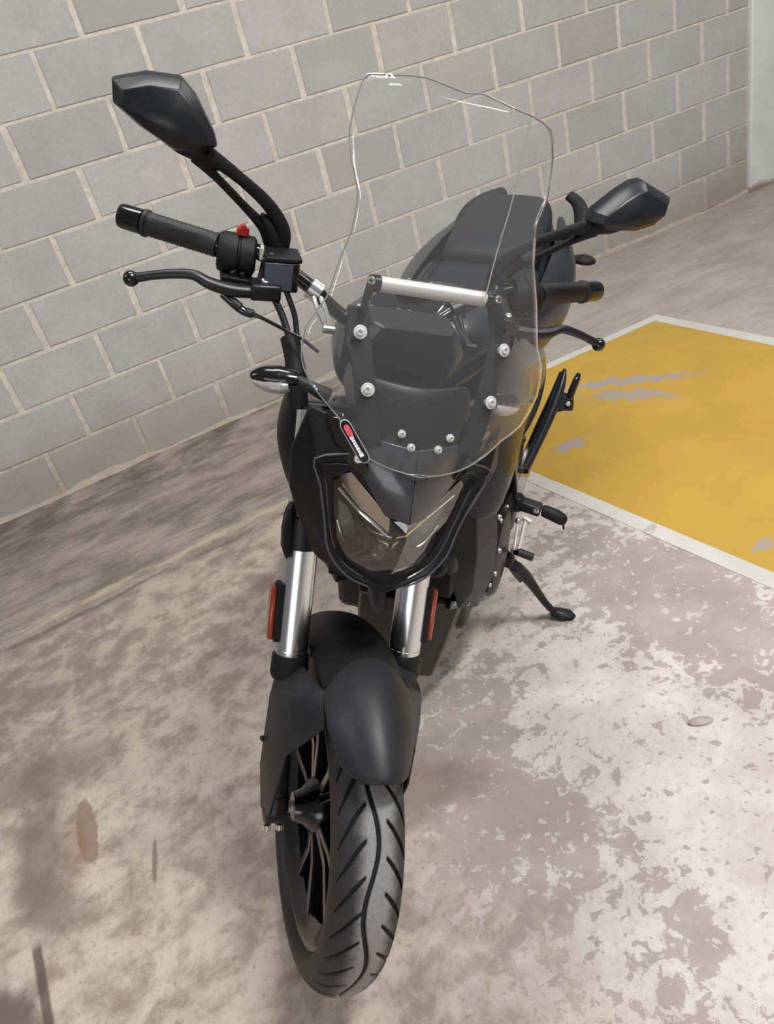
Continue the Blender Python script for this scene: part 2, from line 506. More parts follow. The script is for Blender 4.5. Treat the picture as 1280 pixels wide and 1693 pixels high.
def smoothpath(pts, k=6):
    P = [Vector(p) for p in pts]
    if len(P) < 3:
        return P
    out = []
    for i in range(len(P) - 1):
        p0 = P[max(i - 1, 0)]; p1 = P[i]; p2 = P[i + 1]; p3 = P[min(i + 2, len(P) - 1)]
        for j in range(k):
            t = j / k
            out.append(0.5 * ((2 * p1) + (p2 - p0) * t + (2 * p0 - 5 * p1 + 4 * p2 - p3) * t * t + (3 * p1 - p0 - 3 * p2 + p3) * t ** 3))
    out.append(P[-1])
    return out


def tube(path, r, n=10, k=6, smooth=True, flat=1.0):
    """r: number or list along the control points; flat scales the second axis"""
    ctrl = [Vector(p) for p in path]
    pts = smoothpath(ctrl, k) if smooth and len(ctrl) > 2 else ctrl
    if isinstance(r, (int, float)):
        rr = [r] * len(pts)
    else:
        x = np.linspace(0, 1, len(r)); rr = [float(q) for q in np.interp(np.linspace(0, 1, len(pts)), x, r)]
    rings = []
    for (p, t, nn, b), q in zip(frames(pts), rr):
        rings.append([p + q * (math.cos(a) * nn + flat * math.sin(a) * b) for a in [2 * math.pi * i / n for i in range(n)]])
    return loft(rings)


def lathe(prof, p0, axis, n=24, cap=True):
    """prof: list of (distance along axis, radius)"""
    p0 = Vector(p0); ax = Vector(axis).normalized(); prof = [(float(d), float(r)) for d, r in prof]
    ref = Vector((0, 0, 1)) if abs(ax.z) < 0.9 else Vector((1, 0, 0))
    u = ax.cross(ref).normalized(); w = ax.cross(u)
    rings = [[p0 + ax * d + r * (math.cos(a) * u + math.sin(a) * w) for a in [2 * math.pi * i / n for i in range(n)]] for d, r in prof]
    return loft(rings, cap, cap)


def box(c, s, rot=None):
    c = Vector(c); R = rot or Matrix.Identity(3)
    V = []
    for z in (-1, 1):
        for x, y in ((-1, -1), (1, -1), (1, 1), (-1, 1)):
            V.append(c + R @ Vector((x * s[0] / 2, y * s[1] / 2, z * s[2] / 2)))
    return V, [(3, 2, 1, 0), (4, 5, 6, 7), (0, 1, 5, 4), (1, 2, 6, 5), (2, 3, 7, 6), (3, 0, 4, 7)]


def prism(poly, off):
    off = Vector(off); A = [Vector(p) for p in poly]
    return loft([A, [p + off for p in A]])


def ball(c, r, n=14, m=8, sc=(1, 1, 1), rot=None):
    c = Vector(c); rings = []
    R = rot or Matrix.Identity(3)
    for i in range(m + 1):
        ph = math.pi * i / m; rr = max(math.sin(ph), 1e-3)
        rings.append([c + R @ Vector((r * sc[0] * rr * math.cos(a), r * sc[1] * rr * math.sin(a), -r * sc[2] * math.cos(ph))) for a in [2 * math.pi * j / n for j in range(n)]])
    return loft(rings)


def bolt(p, ax, r=0.006, h=0.004):
    return lathe([(-0.004, r * 0.6), (0, r), (h * 0.6, r), (h, r * 0.75), (h, r * 0.4), (h * 0.4, r * 0.35)], p, ax, 14)


def beam(a, b, w, h, up=(0, 0, 1)):
    a = Vector(a); b = Vector(b); t = (b - a).normalized(); u = Vector(up); u = (u - u.dot(t) * t).normalized(); s = t.cross(u)
    ring = lambda p: [p + s * w / 2 + u * h / 2, p - s * w / 2 + u * h / 2, p - s * w / 2 - u * h / 2, p + s * w / 2 - u * h / 2]
    return loft([ring(a), ring(b)])


# ------------------------------------------------------------------ setting
def structure(o, label):
    o['kind'] = 'structure'; o['label'] = label
    return o


UX = 0.40741; UZ = 0.20300
fl = make('floor', ([(-9, -12, 0), (12, -12, 0), (12, 0.3, 0), (-9, 0.3, 0)], [(0, 1, 2, 3)]), M['floor'], smooth=False)
structure(fl, 'worn grey-brown concrete floor with pale flaked patches')
# painted bay on the floor
make('yellow_marking', prism([(1.445, -6, 0.0002), (2.60, -6, 0.0002), (2.60, -0.985, 0.0002), (1.345, -0.905, 0.0002), (1.432, -2.5, 0.0002)], (0, 0, 0.0008)), M['yellow'], fl, smooth=False,
     label='worn yellow painted floor bay with grey chips')
make('white_line', prism([(1.31, -0.905, 0.0003), (1.36, -0.905, 0.0003), (1.458, -2.5, 0.0003), (1.47, -3.2, 0.0003), (1.47, -6, 0.0003), (1.415, -6, 0.0003), (1.415, -3.2, 0.0003), (1.403, -2.5, 0.0003)], (0, 0, 0.0012)), M['whiteline'], fl, smooth=False,
     label='white painted edge line on the near left side of the yellow bay')
make('white_line', prism([(1.36, -0.91, 0.0003), (2.66, -0.985, 0.0003), (2.66, -0.935, 0.0003), (1.36, -0.865, 0.0003)], (0, 0, 0.0012)), M['whiteline'], fl, smooth=False,
     label='white painted edge line on the wall side of the yellow bay')
make('white_line', prism([(2.60, -0.985, 0.0003), (2.60, -6, 0.0003), (2.66, -6, 0.0003), (2.66, -0.985, 0.0003)], (0, 0, 0.0012)), M['whiteline'], fl, smooth=False,
     label='white painted edge line on the far side of the yellow bay')
# small flat stone lying on the floor
stn = make('stone', ball((0, 0, 0), 1.0, 18, 8, sc=(.027, .0115, .0065)), pm('stone_grey', (176, 164, 154), .85, grain=.3, gscale=300))
stn.location = (0.954, -2.672, 0.0042); stn.rotation_euler = (0, 0, -.53)
stn['label'] = 'small flat grey stone lying on the pale floor right of the motorcycle'; stn['category'] = 'stone'
# wall: mortar backing and single blocks
X_END = 4.445
NR = 13
wall = make('wall_back', box(((X_END - 3.0) / 2, 0.1035, NR * UZ / 2 - 0.02), (X_END + 3.0, 0.2, NR * UZ + 0.04)), M['mortar'], smooth=False)
wall.data.transform(Matrix.Identity(4))
structure(wall, 'grey concrete block wall with pale mortar joints behind the motorcycle')


def block_mesh(w, h, d, b, seed, name='concrete_block'):
    # front face towards -y; slightly ragged, softened arrises
    rg = random.Random(seed)
    base = []
    for k in range(4):
        base.append((-w / 2 + w * k / 4, -h / 2))
    for k in range(2):
        base.append((w / 2, -h / 2 + h * k / 2))
    for k in range(4):
        base.append((w / 2 - w * k / 4, h / 2))
    for k in range(2):
        base.append((-w / 2, h / 2 - h * k / 2))
    n = len(base)
    jit = [(rg.uniform(-.0028, .0022), rg.uniform(-.0016, .0012)) for _ in base]
    o1 = [(x - math.copysign(jit[i][0], x) if abs(x) > w * .45 else x, z + math.copysign(jit[i][1], z) if abs(z) > h * .45 else z) for i, (x, z) in enumerate(base)]
    sh = lambda q, m: [(x - math.copysign(min(m, abs(x)), x) if abs(x) > w * .45 else x, z - math.copysign(m, z) if abs(z) > h * .45 else z) for x, z in q]
    o2 = sh(o1, b)
    V = [(x, d, z) for x, z in base] + [(x, b * 1.1, z) for x, z in o1] + [(x, 0, z) for x, z in o2]
    Fc = []
    for L_ in range(2):
        for i in range(n):
            q = (i + 1) % n
            Fc.append((L_ * n + i, L_ * n + q, (L_ + 1) * n + q, (L_ + 1) * n + i))
    Fc.append(tuple(range(2 * n, 3 * n)))
    me = bpy.data.meshes.new(name)
    me.from_pydata(V, [], Fc); me.update()
    me.materials.append(M['block'])
    return me


variants = [block_mesh(UX - 0.020, UZ - 0.0115, 0.03, 0.0035, 100 + k) for k in range(10)]
for r in range(NR):
    off = 0.0 if r % 2 == 0 else 0.5
    u = -7 + off
    while u * UX < X_END - 0.03:
        x0 = u * UX; x1 = (u + 1) * UX
        if x1 > X_END:
            w = X_END - x0
            me = block_mesh(w - 0.009, UZ - 0.011, 0.03, 0.0035, r)
            xc = x0 + w / 2 + 0.0045; cut = True
        else:
            me = random.choice(variants); xc = (x0 + x1) / 2; cut = False
        o = bpy.data.objects.new('concrete_block', me)
        COL.objects.link(o); o.parent = wall
        o.location = (xc + random.uniform(-.004, .004) * (0 if cut else 1), 0.0 - random.uniform(0.000, 0.0025), (r + .5) * UZ + random.uniform(-.0015, .0015))
        o.rotation_euler = (random.uniform(-.004, .004), random.uniform(-.005, .005), random.uniform(-.004, .004))
        o.scale = (1 + random.uniform(-.012, .006), 1, 1 + random.uniform(-.012, .006))
        u += 1

# rough mortar fillet at the foot of the wall
rows = []
nseg = 150
for i in range(nseg + 1):
    x = -3 + (X_END + 3) * i / nseg
    a = 0.016 + 0.012 * math.sin(x * 7.3) * math.sin(x * 3.1 + 1) + random.uniform(-.005, .005)
    b = 0.030 + 0.012 * math.sin(x * 4.7 + 2) + random.uniform(-.007, .007)
    rows.append([(x, 0.012, -0.01), (x, 0.012, a), (x, -0.006, a - 0.002), (x, -b * 0.55, a * 0.38 + random.uniform(0, .003)), (x, -b, -0.01)])
fil = make('baseboard_back', loft(rows), M['mortar'], sharp=60)
structure(fil, 'rough pale mortar fillet along the foot of the block wall')
# pillar at the right end
pil = make('trim_1', box((X_END + 0.30, 0.10, 1.4), (0.60, 0.26, 2.86)), M['pillar'], bevel=0.012)
pil.data.transform(Matrix.Translation((0, 0, 0)))
structure(pil, 'pale painted pillar at the right end of the block wall')

# ------------------------------------------------------------------ motorcycle
ROOT = bpy.data.objects.new('motorcycle', None); COL.objects.link(ROOT)
ROOT['label'] = 'matte black motorcycle with clear tall windscreen leaning on its side stand'
ROOT['category'] = 'motorcycle'
BM = Matrix(((0.6386655327425107, 0.7545452621335745, 0.1508899754075803, 0.12646855475494348),
             (-0.7343291656306146, 0.6562480075335659, -0.17349129405382294, -2.4826421366235567),
             (-0.22992827966774826, 0.0, 0.9732075761157173, -0.008771897413004229),
             (0, 0, 0, 1)))
ROOT.matrix_world = BM
S3 = Matrix(((0.8373278014315125, -0.49466999471761647, 0.23277403050156348),
             (0.49466999471761647, 0.8668183197993982, 0.06267054161423619),
             (-0.23277403050156348, 0.06267054161423619, 0.9705094816321145)))
PV = Vector((0, -0.105, 0))
STEER = Matrix.Translation(PV) @ S3.to_4x4() @ Matrix.Translation(-PV)


def fp(name, geom, mat, **kw):          # part of the steered front end
    return make(name, geom, mat, ROOT, local=STEER, **kw)


def bp(name, geom, mat, **kw):          # part of the rear body
    return make(name, geom, mat, ROOT, **kw)


RK = math.radians(25.2)
FA = Vector((0, math.sin(RK), math.cos(RK)))     # fork axis
FN = Vector((0, -math.cos(RK), math.sin(RK)))    # forward of the fork


def fa(x, t, off=-0.011, fwd=0.0):
    return Vector((x, off * math.cos(RK), .293 - off * math.sin(RK))) + FA * t + FN * fwd


# ---- wheels


def tyre_geom(R, hw, crown, rb, xb, nt, na, grooves):
    """torus-like tyre with cut tread grooves; axle at origin along x"""
    A = np.linspace(-math.pi / 2, math.pi / 2, na)
    prof = [(-xb, rb), (-xb - 0.004, rb + 0.006), (-hw * 0.985, R - crown - 0.012)]
    nL = len(prof)
    TH = np.linspace(0, 2 * math.pi, nt, endpoint=False)
    V = []
    per = 2 * math.pi / 36
    for th in TH:
        ring = [(x, r) for x, r in prof]
        for a in A:
            x = hw * math.sin(a); r = R - crown + crown * math.cos(a)
            d = 0.0
            if grooves:
                # centre groove, gently waving
                ac = -0.10 + 0.15 * math.sin(th * 9.0 + 1.26)
                s = abs(a - ac) * hw
                d = max(d, 0.006 * max(0, min(1, (0.0048 - s) / 0.0030)))
                for side in (-1, 1):
                    aa = a * side
                    if 0.26 < aa < 1.18:
                        u = (aa - 0.26) / 0.92
                        f = (0.24 * u ** 1.15) + 0.02 + (per * 0.5 if side > 0 else 0.0)     # swept back towards shoulder
                        q = (th - f) / per
                        q = abs(q - round(q)) * per * R
                        wid = 0.0046 * (0.40 + 0.60 * math.sin(math.pi * min(1, u * 0.85 + 0.12)))
                        d = max(d, 0.006 * max(0, min(1, (wid + .0006 - q * 0.70) / 0.0030)))
            ring.append((x, r - d))
        ring += [(-x, r) for x, r in reversed(prof)]
        st, ct = math.sin(th), math.cos(th)
        V += [(x, -r * st, r * ct) for x, r in ring]
    m = nL * 2 + na
    Fc = []
    for i in range(nt):
        k = (i + 1) % nt
        for j in range(m - 1):
            Fc.append((i * m + j, k * m + j, k * m + j + 1, i * m + j + 1))
        Fc.append((i * m + m - 1, k * m + m - 1, k * m, i * m))
    return V, Fc


def shift(g, d):
    d = Vector(d)
    return [Vector(v) + d for v in g[0]], g[1]


def rim_geom(rf, hw, rc):
    prof = [(-hw, rf), (-hw - .003, rf - .002), (-hw - .002, rf - .010), (-hw + .008, rf - .018), (-hw * .5, rc), (hw * .5, rc), (hw - .008, rf - .018), (hw + .002, rf - .010), (hw + .003, rf - .002), (hw, rf), (hw - .006, rf - .004), (0, rc + .012), (-hw + .006, rf - .004)]
    g = lathe(prof, (0, 0, 0), (1, 0, 0), 72, cap=False)
    V, Fc = g
    n = 72; last = (len(prof) - 1) * n
    Fc = Fc + [(last + j, last + (j + 1) % n, (j + 1) % n, j) for j in range(n)]
    return V, Fc


def wheel(name, center, R, hw, crown, local, rb, xb, nt, na, grooves):
    T = Matrix.Translation(Vector(center))
    w = make(name, rim_geom(rb + .004, xb, rb - .034), M['blackgloss'], ROOT, local=(local @ T) if local else T, sharp=50)
    ty = make('tyre', tyre_geom(R, hw, crown, rb, xb, nt, na, grooves), M['tyre'], w, sharp=0)
    if grooves:
        co = np.empty(len(ty.data.vertices) * 3); ty.data.vertices.foreach_get('co', co); co = co.reshape(-1, 3)
        rr = np.hypot(co[:, 1], co[:, 2]); xx = np.clip(np.abs(co[:, 0]) / hw, 0, 1)
        dep = np.where(rr > R - crown + .002, (R - crown + crown * np.sqrt(1 - xx * xx)) - rr, 0)
        at = ty.data.attributes.new('groove', 'FLOAT', 'POINT')
        at.data.foreach_set('value', np.clip(dep / .005, 0, 1).astype(np.float32))
    make('hub', lathe([(-.066, .014), (-.066, .024), (-.05, .030), (-.034, .046), (-.02, .05), (.02, .05), (.034, .046), (.05, .036), (.066, .03), (.066, .014)], (0, 0, 0), (1, 0, 0), 32), M['blackgloss'], w)
    rs = rb - .03
    for k in range(5):
        for s in (-1, 1):
            a0 = 2 * math.pi * k / 5 + 0.25
            b = a0 + s * 0.26
            d = lambda a: Vector((0, -math.sin(a), math.cos(a)))
            p0 = d(a0 + s * 0.10) * 0.036; p1 = d(a0 + s * 0.17) * (rs * 0.55); p2 = d(b) * rs
            rings = []
            for p, wd, hx in ((p0, .020, .030), (p1, .016, .024), (p2, .019, .030)):
                t = p.normalized(); sd = t.cross(Vector((1, 0, 0)))
                X = Vector((1, 0, 0))
                rings.append([p + X * hx + sd * wd * .45, p + X * hx - sd * wd * .45, p - X * hx * .2 - sd * wd * .55, p - X * hx - sd * wd * .40, p - X * hx + sd * wd * .40, p - X * hx * .2 + sd * wd * .55])
            make('spoke', loft(rings), M['blackgloss'], w, bevel=.0015, seg=1, mat2=M['spoke_edge'])
    return w


fw = wheel('front_wheel', (0, 0, .293), .293, .055, .048, STEER, .222, .040, 1100, 130, True)
make('axle', lathe([(-.112, .0), (-.112, .011), (-.092, .011), (-.092, .0095), (-.066, .0095), (.066, .0095), (.112, .0095), (.112, 0.0)], (0, 0, 0), (1, 0, 0), 20), M['barsilver'], fw, label='bare metal axle with spacer')
make('brake_disc', loft([[Vector((.066 + dx, -r * math.sin(a), r * math.cos(a))) for a in [2 * math.pi * i / 64 for i in range(64)]] for r, dx in ((.105, 0), (.16, 0), (.16, .005), (.105, .005), (.105, 0))], False, False), M['disc'], fw, sharp=30)
rw = wheel('rear_wheel', (0, 1.453, .3172), .306, .075, .056, None, .224, .056, 180, 28, False)

# ---- fork legs
for s in (-1, 1):
    X = .098 * s
    leg = fp('fork_leg', lathe([(0, .0262), (.004, .0270), (.010, .0270), (.0105, .0264), (.013, .0264), (.0135, .0270), (.40, .0270)], fa(X, .291), FA, 36), M['silver'], label='polished aluminium fork tube')
    make('dust_seal', lathe([(0, .022), (.004, .029), (.010, .0315), (.040, .0305), (.046, .028)], fa(X, .247), FA, 30), M['plastic'], leg)
    make('fork_slider', lathe([(0, .019), (.24, .019)], fa(X, .012), FA, 20), M['black'], leg)
    cl = make('axle_clamp', join(lathe([(-.018, .020), (-.016, .024), (.016, .024), (.018, .020)], (X, -0.002, .293), (1, 0, 0), 24),
                                 lathe([(0, .023), (.03, .021)], fa(X, .005), FA, 20)), M['black'], leg)
    make('clamp_bolt', join(lathe([(0, .007), (.010, .007), (.012, .005)], (X - .010, -.016, .268), (0, -.5, -1), 12),
                            lathe([(0, .007), (.010, .007), (.012, .005)], (X + .012, -.016, .268), (0, -.5, -1), 12)), M['chrome'], leg)
    # reflector on the outer side
    h = make('reflector_holder', beam(fa(X + s * .024, .315, fwd=-.0), fa(X + s * .024, .412), .020, .030, up=FN), M['plastic'], leg, bevel=.003)
    make('reflector', beam(fa(X + s * .0385, .318), fa(X + s * .0385, .409), .010, .026, up=FN), M['amber'], leg, bevel=.004, label='amber reflector')
    # lower and upper clamp sleeves
    cls = make('lower_clamp', lathe([(0, .029), (.002, .0335), (.052, .0335), (.054, .029)], fa(X, .472), FA, 30), M['satin'], leg)
make_low = fp('triple_clamp', join(beam(fa(-.11, .495, fwd=-.01), fa(.11, .495, fwd=-.01), .05, .042, up=FA), beam(fa(-.12, .69, fwd=-.02), fa(.12, .69, fwd=-.02), .05, .026, up=FA)), M['black'], bevel=.006)
# sleeve end piece beside the right clamp
fp('clamp_cover', prism([fa(-.124, .455), fa(-.132, .475), fa(-.134, .505), fa(-.130, .535), fa(-.122, .55), fa(-.118, .50)], FN * .03), M['plastic'], bevel=.004)

# ---- front mudguard


def fend_pt(th, x, R):
    th = math.radians(th)
    return (x, -R * math.sin(th), .293 + R * math.cos(th))


rows = []
cols = np.linspace(-1, 1, 17)
nr = 12
for i in range(nr + 1):
    v = i / nr
    row = []
    for c in cols:
        tip = 27.6 - 6.2 * abs(c) ** 4
        back = -5.5 + 6.0 * abs(c) ** 2
        th = tip + (back - tip) * v
        w = .052 + .015 * min(1, v * 2.0) ** .8 + .003 * v
        R = .3535 - .006 * abs(c) - .040 * abs(c) ** 2.4 - .006 * (1 - v) * 1.0
        row.append(fend_pt(th, c * w, R))
    rows.append(row)
mud = fp('front_mudguard', gridsh(rows), M['mud'], solid=.004, sharp=0, subsurf=1)
rows = []
for i in range(15):
    th = 6 - 80 * i / 14
    row = []
    for c in np.linspace(-1, 1, 13):
        w = .066 + .004 * math.sin(min(1, i / 6) * math.pi / 2)
        row.append(fend_pt(th, c * w, .338 - .036 * abs(c) ** 2.6))
    rows.append(row)
make('rear_section', gridsh(rows), M['plastic'], mud, solid=.004, sharp=0, subsurf=1)

# side guards over the fork legs (faceted)
for s in (-1, 1):
    A1 = (-.122, .088, .524); A2 = (-.124, .085, .492); A3 = (-.127, .052, .408); A4 = (-.127, .040, .366); A5 = (-.120, .004, .296); A6 = (-.112, .000, .278)
    B1 = (-.101, .032, .572); B2 = (-.103, .020, .567); B3 = (-.106, -.002, .524); B4 = (-.106, -.022, .475); B5 = (-.112, -.035, .396); B6 = (-.113, -.030, .315)
    C1 = (-.076, .060, .572); C2 = (-.067, .000, .606); C3 = (-.068, -.050, .580); C4 = (-.086, -.035, .526)
    T1 = (-.116, .128, .530); T2 = (-.082, .110, .548)
    V = [A1, A2, A3, A4, A5, A6, B1, B2, B3, B4, B5, B6, C1, C2, C3, C4, T1, T2]
    Fc = [(0, 1, 8, 7), (0, 7, 6), (1, 2, 8), (2, 9, 8), (2, 3, 10, 9), (3, 4, 10), (4, 5, 11, 10),
          (6, 7, 13, 12), (7, 8, 14, 13), (8, 15, 14), (8, 9, 15), (0, 6, 17, 16), (6, 12, 17)]
    g = (V, Fc)
    if s > 0:
        g = mirx(g)
    make('fork_guard', g, M['mud'], mud, solid=.005, bevel=.0016, sharp=20)
    gs = lambda p: (p[0] * (-s), p[1], p[2])
    make('guard_screw', bolt(gs((-.130, .055, .415)), (-s * -1, -.4, .1) if s > 0 else (-1, -.4, .1), .005, .003), M['black'], mud)

# ---- headlight
H = [  # outer cowl edge, right side
    (0, .105, .990), (-.075, .118, 1.000), (-.140, .145, 1.012), (-.155, .142, .940), (-.147, .148, .877), (-.128, .138, .831), (-.100, .102, .786), (-.063, .080, .770), (0, .050, .764)]
Mr = [(0, .056, .960), (-.085, .096, .972), (-.128, .105, .954), (-.115, .098, .916), (-.101, .089, .864), (-.089, .073, .820), (-.060, .057, .790), (-.027, .048, .778), (0, .042, .772)]
Mi = [(0, .054, .930), (-.060, .088, .958), (-.112, .109, .944), (-.105, .106, .912), (-.095, .096, .868), (-.084, .084, .830), (-.066, .072, .802), (-.034, .060, .786), (0, .049, .780)]
L = [(0, .047, .905), (-.017, .052, .899), (-.080, .096, .945), (-.097, .107, .922), (-.088, .097, .874), (-.078, .088, .836), (-.064, .077, .808), (-.030, .064, .792), (0, .056, .786)]
full = lambda h: [Vector(p) for p in h] + [Vector((-p[0], p[1], p[2])) for p in reversed(h[1:-1])]
back = [Vector((p[0] * .82, p[1] + .09, p[2] * .8 + .15)) for p in full(H)]
hl = fp('headlight_cowl', loft([back, full(H), full(Mr), full(Mi), full(L)], True, False), M['matte'], bevel=.0035, sharp=28, seg=3)
inner = [Vector((p[0] * .84, p[1] + .105, (p[2] - .87) * .84 + .870)) for p in full(L)]
make('headlight_bowl', loft([full(L), inner], False, True), M['deep'], hl, sharp=25)
Lf = full(L)
for s in (1, -1):
    idx = [2, 3, 4, 5, 6, 7] if s > 0 else [14, 13, 12, 11, 10, 9]
    r0 = [Lf[k].lerp(inner[k], .12) + Vector((-s * .003, 0, 0)) for k in idx]
    r1 = [Lf[k].lerp(inner[k], .95) + Vector((-s * .012, -.002, 0)) for k in idx]
    make('bowl_reflector', gridsh([r0, [p.lerp(q, .5) + Vector((-s * .001, 0, -.001)) for p, q in zip(r0, r1)], r1]), M['reflector_chrome'], hl, solid=.001)
m1 = (0, .028, .880); m2 = (0, .034, .834)


def lens_half(s):
    P = [Vector((p[0] * s, p[1] - .004, p[2])) for p in L] + [Vector(m1), Vector(m2)]
    Fc = [(0, 1, 9), (1, 2, 3, 9), (9, 3, 4), (9, 4, 10), (10, 4, 5), (10, 5, 6), (10, 6, 7), (10, 7, 8)]
    return (P, [tuple(reversed(f)) for f in Fc]) if s > 0 else (P, Fc)


make('headlight_lens', join(lens_half(1), lens_half(-1)), M['lens'], hl, sharp=40)
for s in (1, -1):
    pt = lambda x, y, z: Vector((x * s, y + .010, z))
    strip = [pt(-.090, .104, .925), pt(-.074, .095, .937), pt(-.017, .055, .890), pt(-.010, .058, .860), pt(-.050, .086, .880), pt(-.081, .102, .906)]
    make('reflector_strip', prism(strip, (0, .012, -.004)), M['reflector_chrome'], hl, bevel=.0015)
    make('light_strip', tube([pt(-.086, .100, .905), pt(-.052, .085, .877), pt(-.012, .058, .857)], .0028, 8), M['chrome'], hl)
    pan = [pt(-.082, .102, .885), pt(-.062, .106, .868), pt(-.046, .106, .838), pt(-.046, .108, .806), pt(-.060, .104, .816), pt(-.074, .1, .848)]
    make('lamp_panel', prism(pan, (0, .01, 0)), M['drl'], hl, bevel=.002)
    make('lamp_panel_edge', tube([pt(-.078, .098, .850), pt(-.064, .096, .818), pt(-.048, .098, .800)], .0018, 6), M['chrome'], hl)
    make('projector', join(prism([pt(-.002, .056, .855), pt(-.034, .076, .850), pt(-.030, .084, .838), pt(-.004, .064, .842)], (0, .02, 0)),
                           prism([pt(-.003, .062, .838), pt(-.018, .074, .836), pt(-.016, .080, .812), pt(-.003, .068, .815)], (0, .02, 0))), M['reflector_chrome'], hl, bevel=.003)
make('lamp_lens', ball((-.012, .092, .806), .017, 18, 10), M['gloss'], hl)
M['lip'] = pm('bezel_lip_highlight', (66, 68, 74), .3, coat=.3)  # paler than the cowl: bezel edge highlights put into the colour
for s in (1, -1):
    make('bezel_lip', tube([Vector((p[0] * s, p[1] - .0005, p[2])) for p in Mr[1:8]], .0016, 8, 3), M['lip'], hl)
    make('lens_rim', tube([Vector((p[0] * s, p[1] - .001, p[2])) for p in Mi[1:8]], .0012, 8, 3), M['lip'], hl)
# satin brow above the lamp
b1 = (-.066, .082, .950); tp = (0, .036, .904); c1 = (0, .052, .945); t1 = (-.062, .086, .972); t2 = (-.072, .104, .996); c2 = (0, .068, .975); c3 = (0, .080, .995); e1 = (-.030, .056, .903)
V = [b1, e1, tp, c1, t1, c2, t2, c3]
Fh = [(0, 4, 3, 2, 1), (4, 6, 7, 5, 3)]
g = (V, Fh)
brow = fp('headlight_brow', join(g, mirx(g)), M['brow'], solid=.005, bevel=.0015, sharp=15)
# dark flyscreen behind the clear windscreen
rows = []
for z, yc, xs, ys in ((.990, .080, .070, .105), (1.015, .095, .078, .124), (1.040, .112, .080, .138), (1.062, .130, .076, .152)):
    row = []
    for c in np.linspace(-1, 1, 9):
        row.append((c * xs, yc + (ys - yc) * abs(c) ** 1.6, z - .012 * abs(c) ** 3 * (1 if z > 1.1 else 0)))
    rows.append(row)
fp('flyscreen', gridsh(rows), M['mirrorshell'], solid=.004, subsurf=1)
# right and left black side plates carrying the lower screw
for s in (1, -1):
    q = lambda x, y, z: Vector((x * s, y, z))
    pl = fp('side_plate', prism([q(-.119, .128, 1.006), q(-.100, .105, 1.017), q(-.064, .074, .965), q(-.062, .080, .945), q(-.085, .093, .955), q(-.106, .110, .979)], (0, .012, .004)), M['gloss'], bevel=.002)
    if s > 0:
        make('plate_screw', bolt(q(-.076, .082, .974), (-.4 * s, -1, .5), .0065, .005), M['bolt'], pl)

# ---- windscreen (clear acrylic)
ZZ = [.94, .972, 1.011, 1.069, 1.129, 1.25, 1.375, 1.42]; YY = [.03, .045, .063, .093, .13, .21, .302, .335]


def scr_y(x, z):
    return float(np.interp(z, ZZ, YY)) + max(0, abs(x) - .085) * .55


OL = [(-.002, .9755), (-.042, .983), (-.076, .995), (-.096, 1.008), (-.113, 1.029), (-.136, 1.045), (-.152, 1.060), (-.162, 1.079), (-.160, 1.112), (-.138, 1.149), (-.1275, 1.189), (-.116, 1.220), (-.111, 1.261), (-.1215, 1.293), (-.125, 1.319), (-.119, 1.353), (-.1115, 1.374), (-.1056, 1.379)]
OR = [(.000, .9755), (.025, .979), (.0535, .987), (.085, 1.006), (.1145, 1.020), (.146, 1.0305), (.1715, 1.063), (.1745, 1.098), (.161, 1.121), (.1515, 1.173), (.1395, 1.214), (.138, 1.257), (.156, 1.286), (.1625, 1.331), (.155, 1.360), (.117, 1.373)]
zl = np.array([p[1] for p in OL]); xl = np.array([p[0] for p in OL])
zr = np.array([p[1] for p in OR]); xr = np.array([p[0] for p in OR])
ZTOP = lambda x: 1.388 - .10 * max(0, abs(x + .02) - .05) ** 1.2 if True else 0
ztop = lambda x: float(np.interp(x, [-.104, -.072, -.036, -.008, .017, .041, .117], [1.379, 1.386, 1.389, 1.386, 1.383, 1.386, 1.373]))
rows = []
zrow = list(np.linspace(.9765, 1.02, 10)) + list(np.linspace(1.03, 1.3725, 40))
NC = 33
for i, z in enumerate(zrow):
    a = float(np.interp(z, zl, xl)); b = float(np.interp(z, zr, xr))
    rows.append([(a + (b - a) * j / (NC - 1), 0, z) for j in range(NC)])
top = []
for j in range(NC):
    x = -.1085 + (.117 + .1085) * j / (NC - 1)
    top.append((x, 0, max(ztop(x), 1.3735)))
rows.append(top)
rows = [[(x, scr_y(x, z), z) for x, y, z in r] for r in rows]
ws = fp('windscreen', gridsh(rows), M['clear'], solid=.003, sharp=0, label='tall clear acrylic windscreen')
edge = [(x, z) for x, z in OL[:-1]] + [(x, ztop(x)) for x in (-.104, -.085, -.06, -.036, -.008, .017, .041, .08, .105, .117)] + list(reversed(OR[:-1]))
ep = [(x, scr_y(x, z), z) for x, z in edge]
make('screen_edge', tube(ep + [ep[0]], .0011, 6, 2), M['screen_edge'], ws)
for s in (1,):
    make('screen_fold', tube([(s * x, scr_y(x, z) - .001, z) for x, z in ((.115, 1.37), (.093, 1.291), (.073, 1.228), (.063, 1.182))], .0010, 6, 3), M['screen_edge'], ws)
for s in (1, -1):
    for (x, z, r) in ((.097, 1.126, .0086), (.083, 1.070, .0086), (.033, 1.025, .0054), (.0185, 1.0105, .0054)):
        y = scr_y(x, z)
        nrm = Vector((-.25 * s * -1 if x > .07 else 0, -.86, .5))
        nrm = Vector((s * (.25 if x > .07 else .05), -.86, .5))
        make('screen_bolt', lathe([(-.008, r * .5), (.0005, r * .5), (.0008, r), (.0024, r), (.0030, r * .93), (.0030, r * .60), (.0050, r * .56), (.0056, r * .46), (.0056, r * .28), (.0030, r * .24)], (x * s, y - .001, z), nrm, 20), M['screw'], ws, sharp=20)
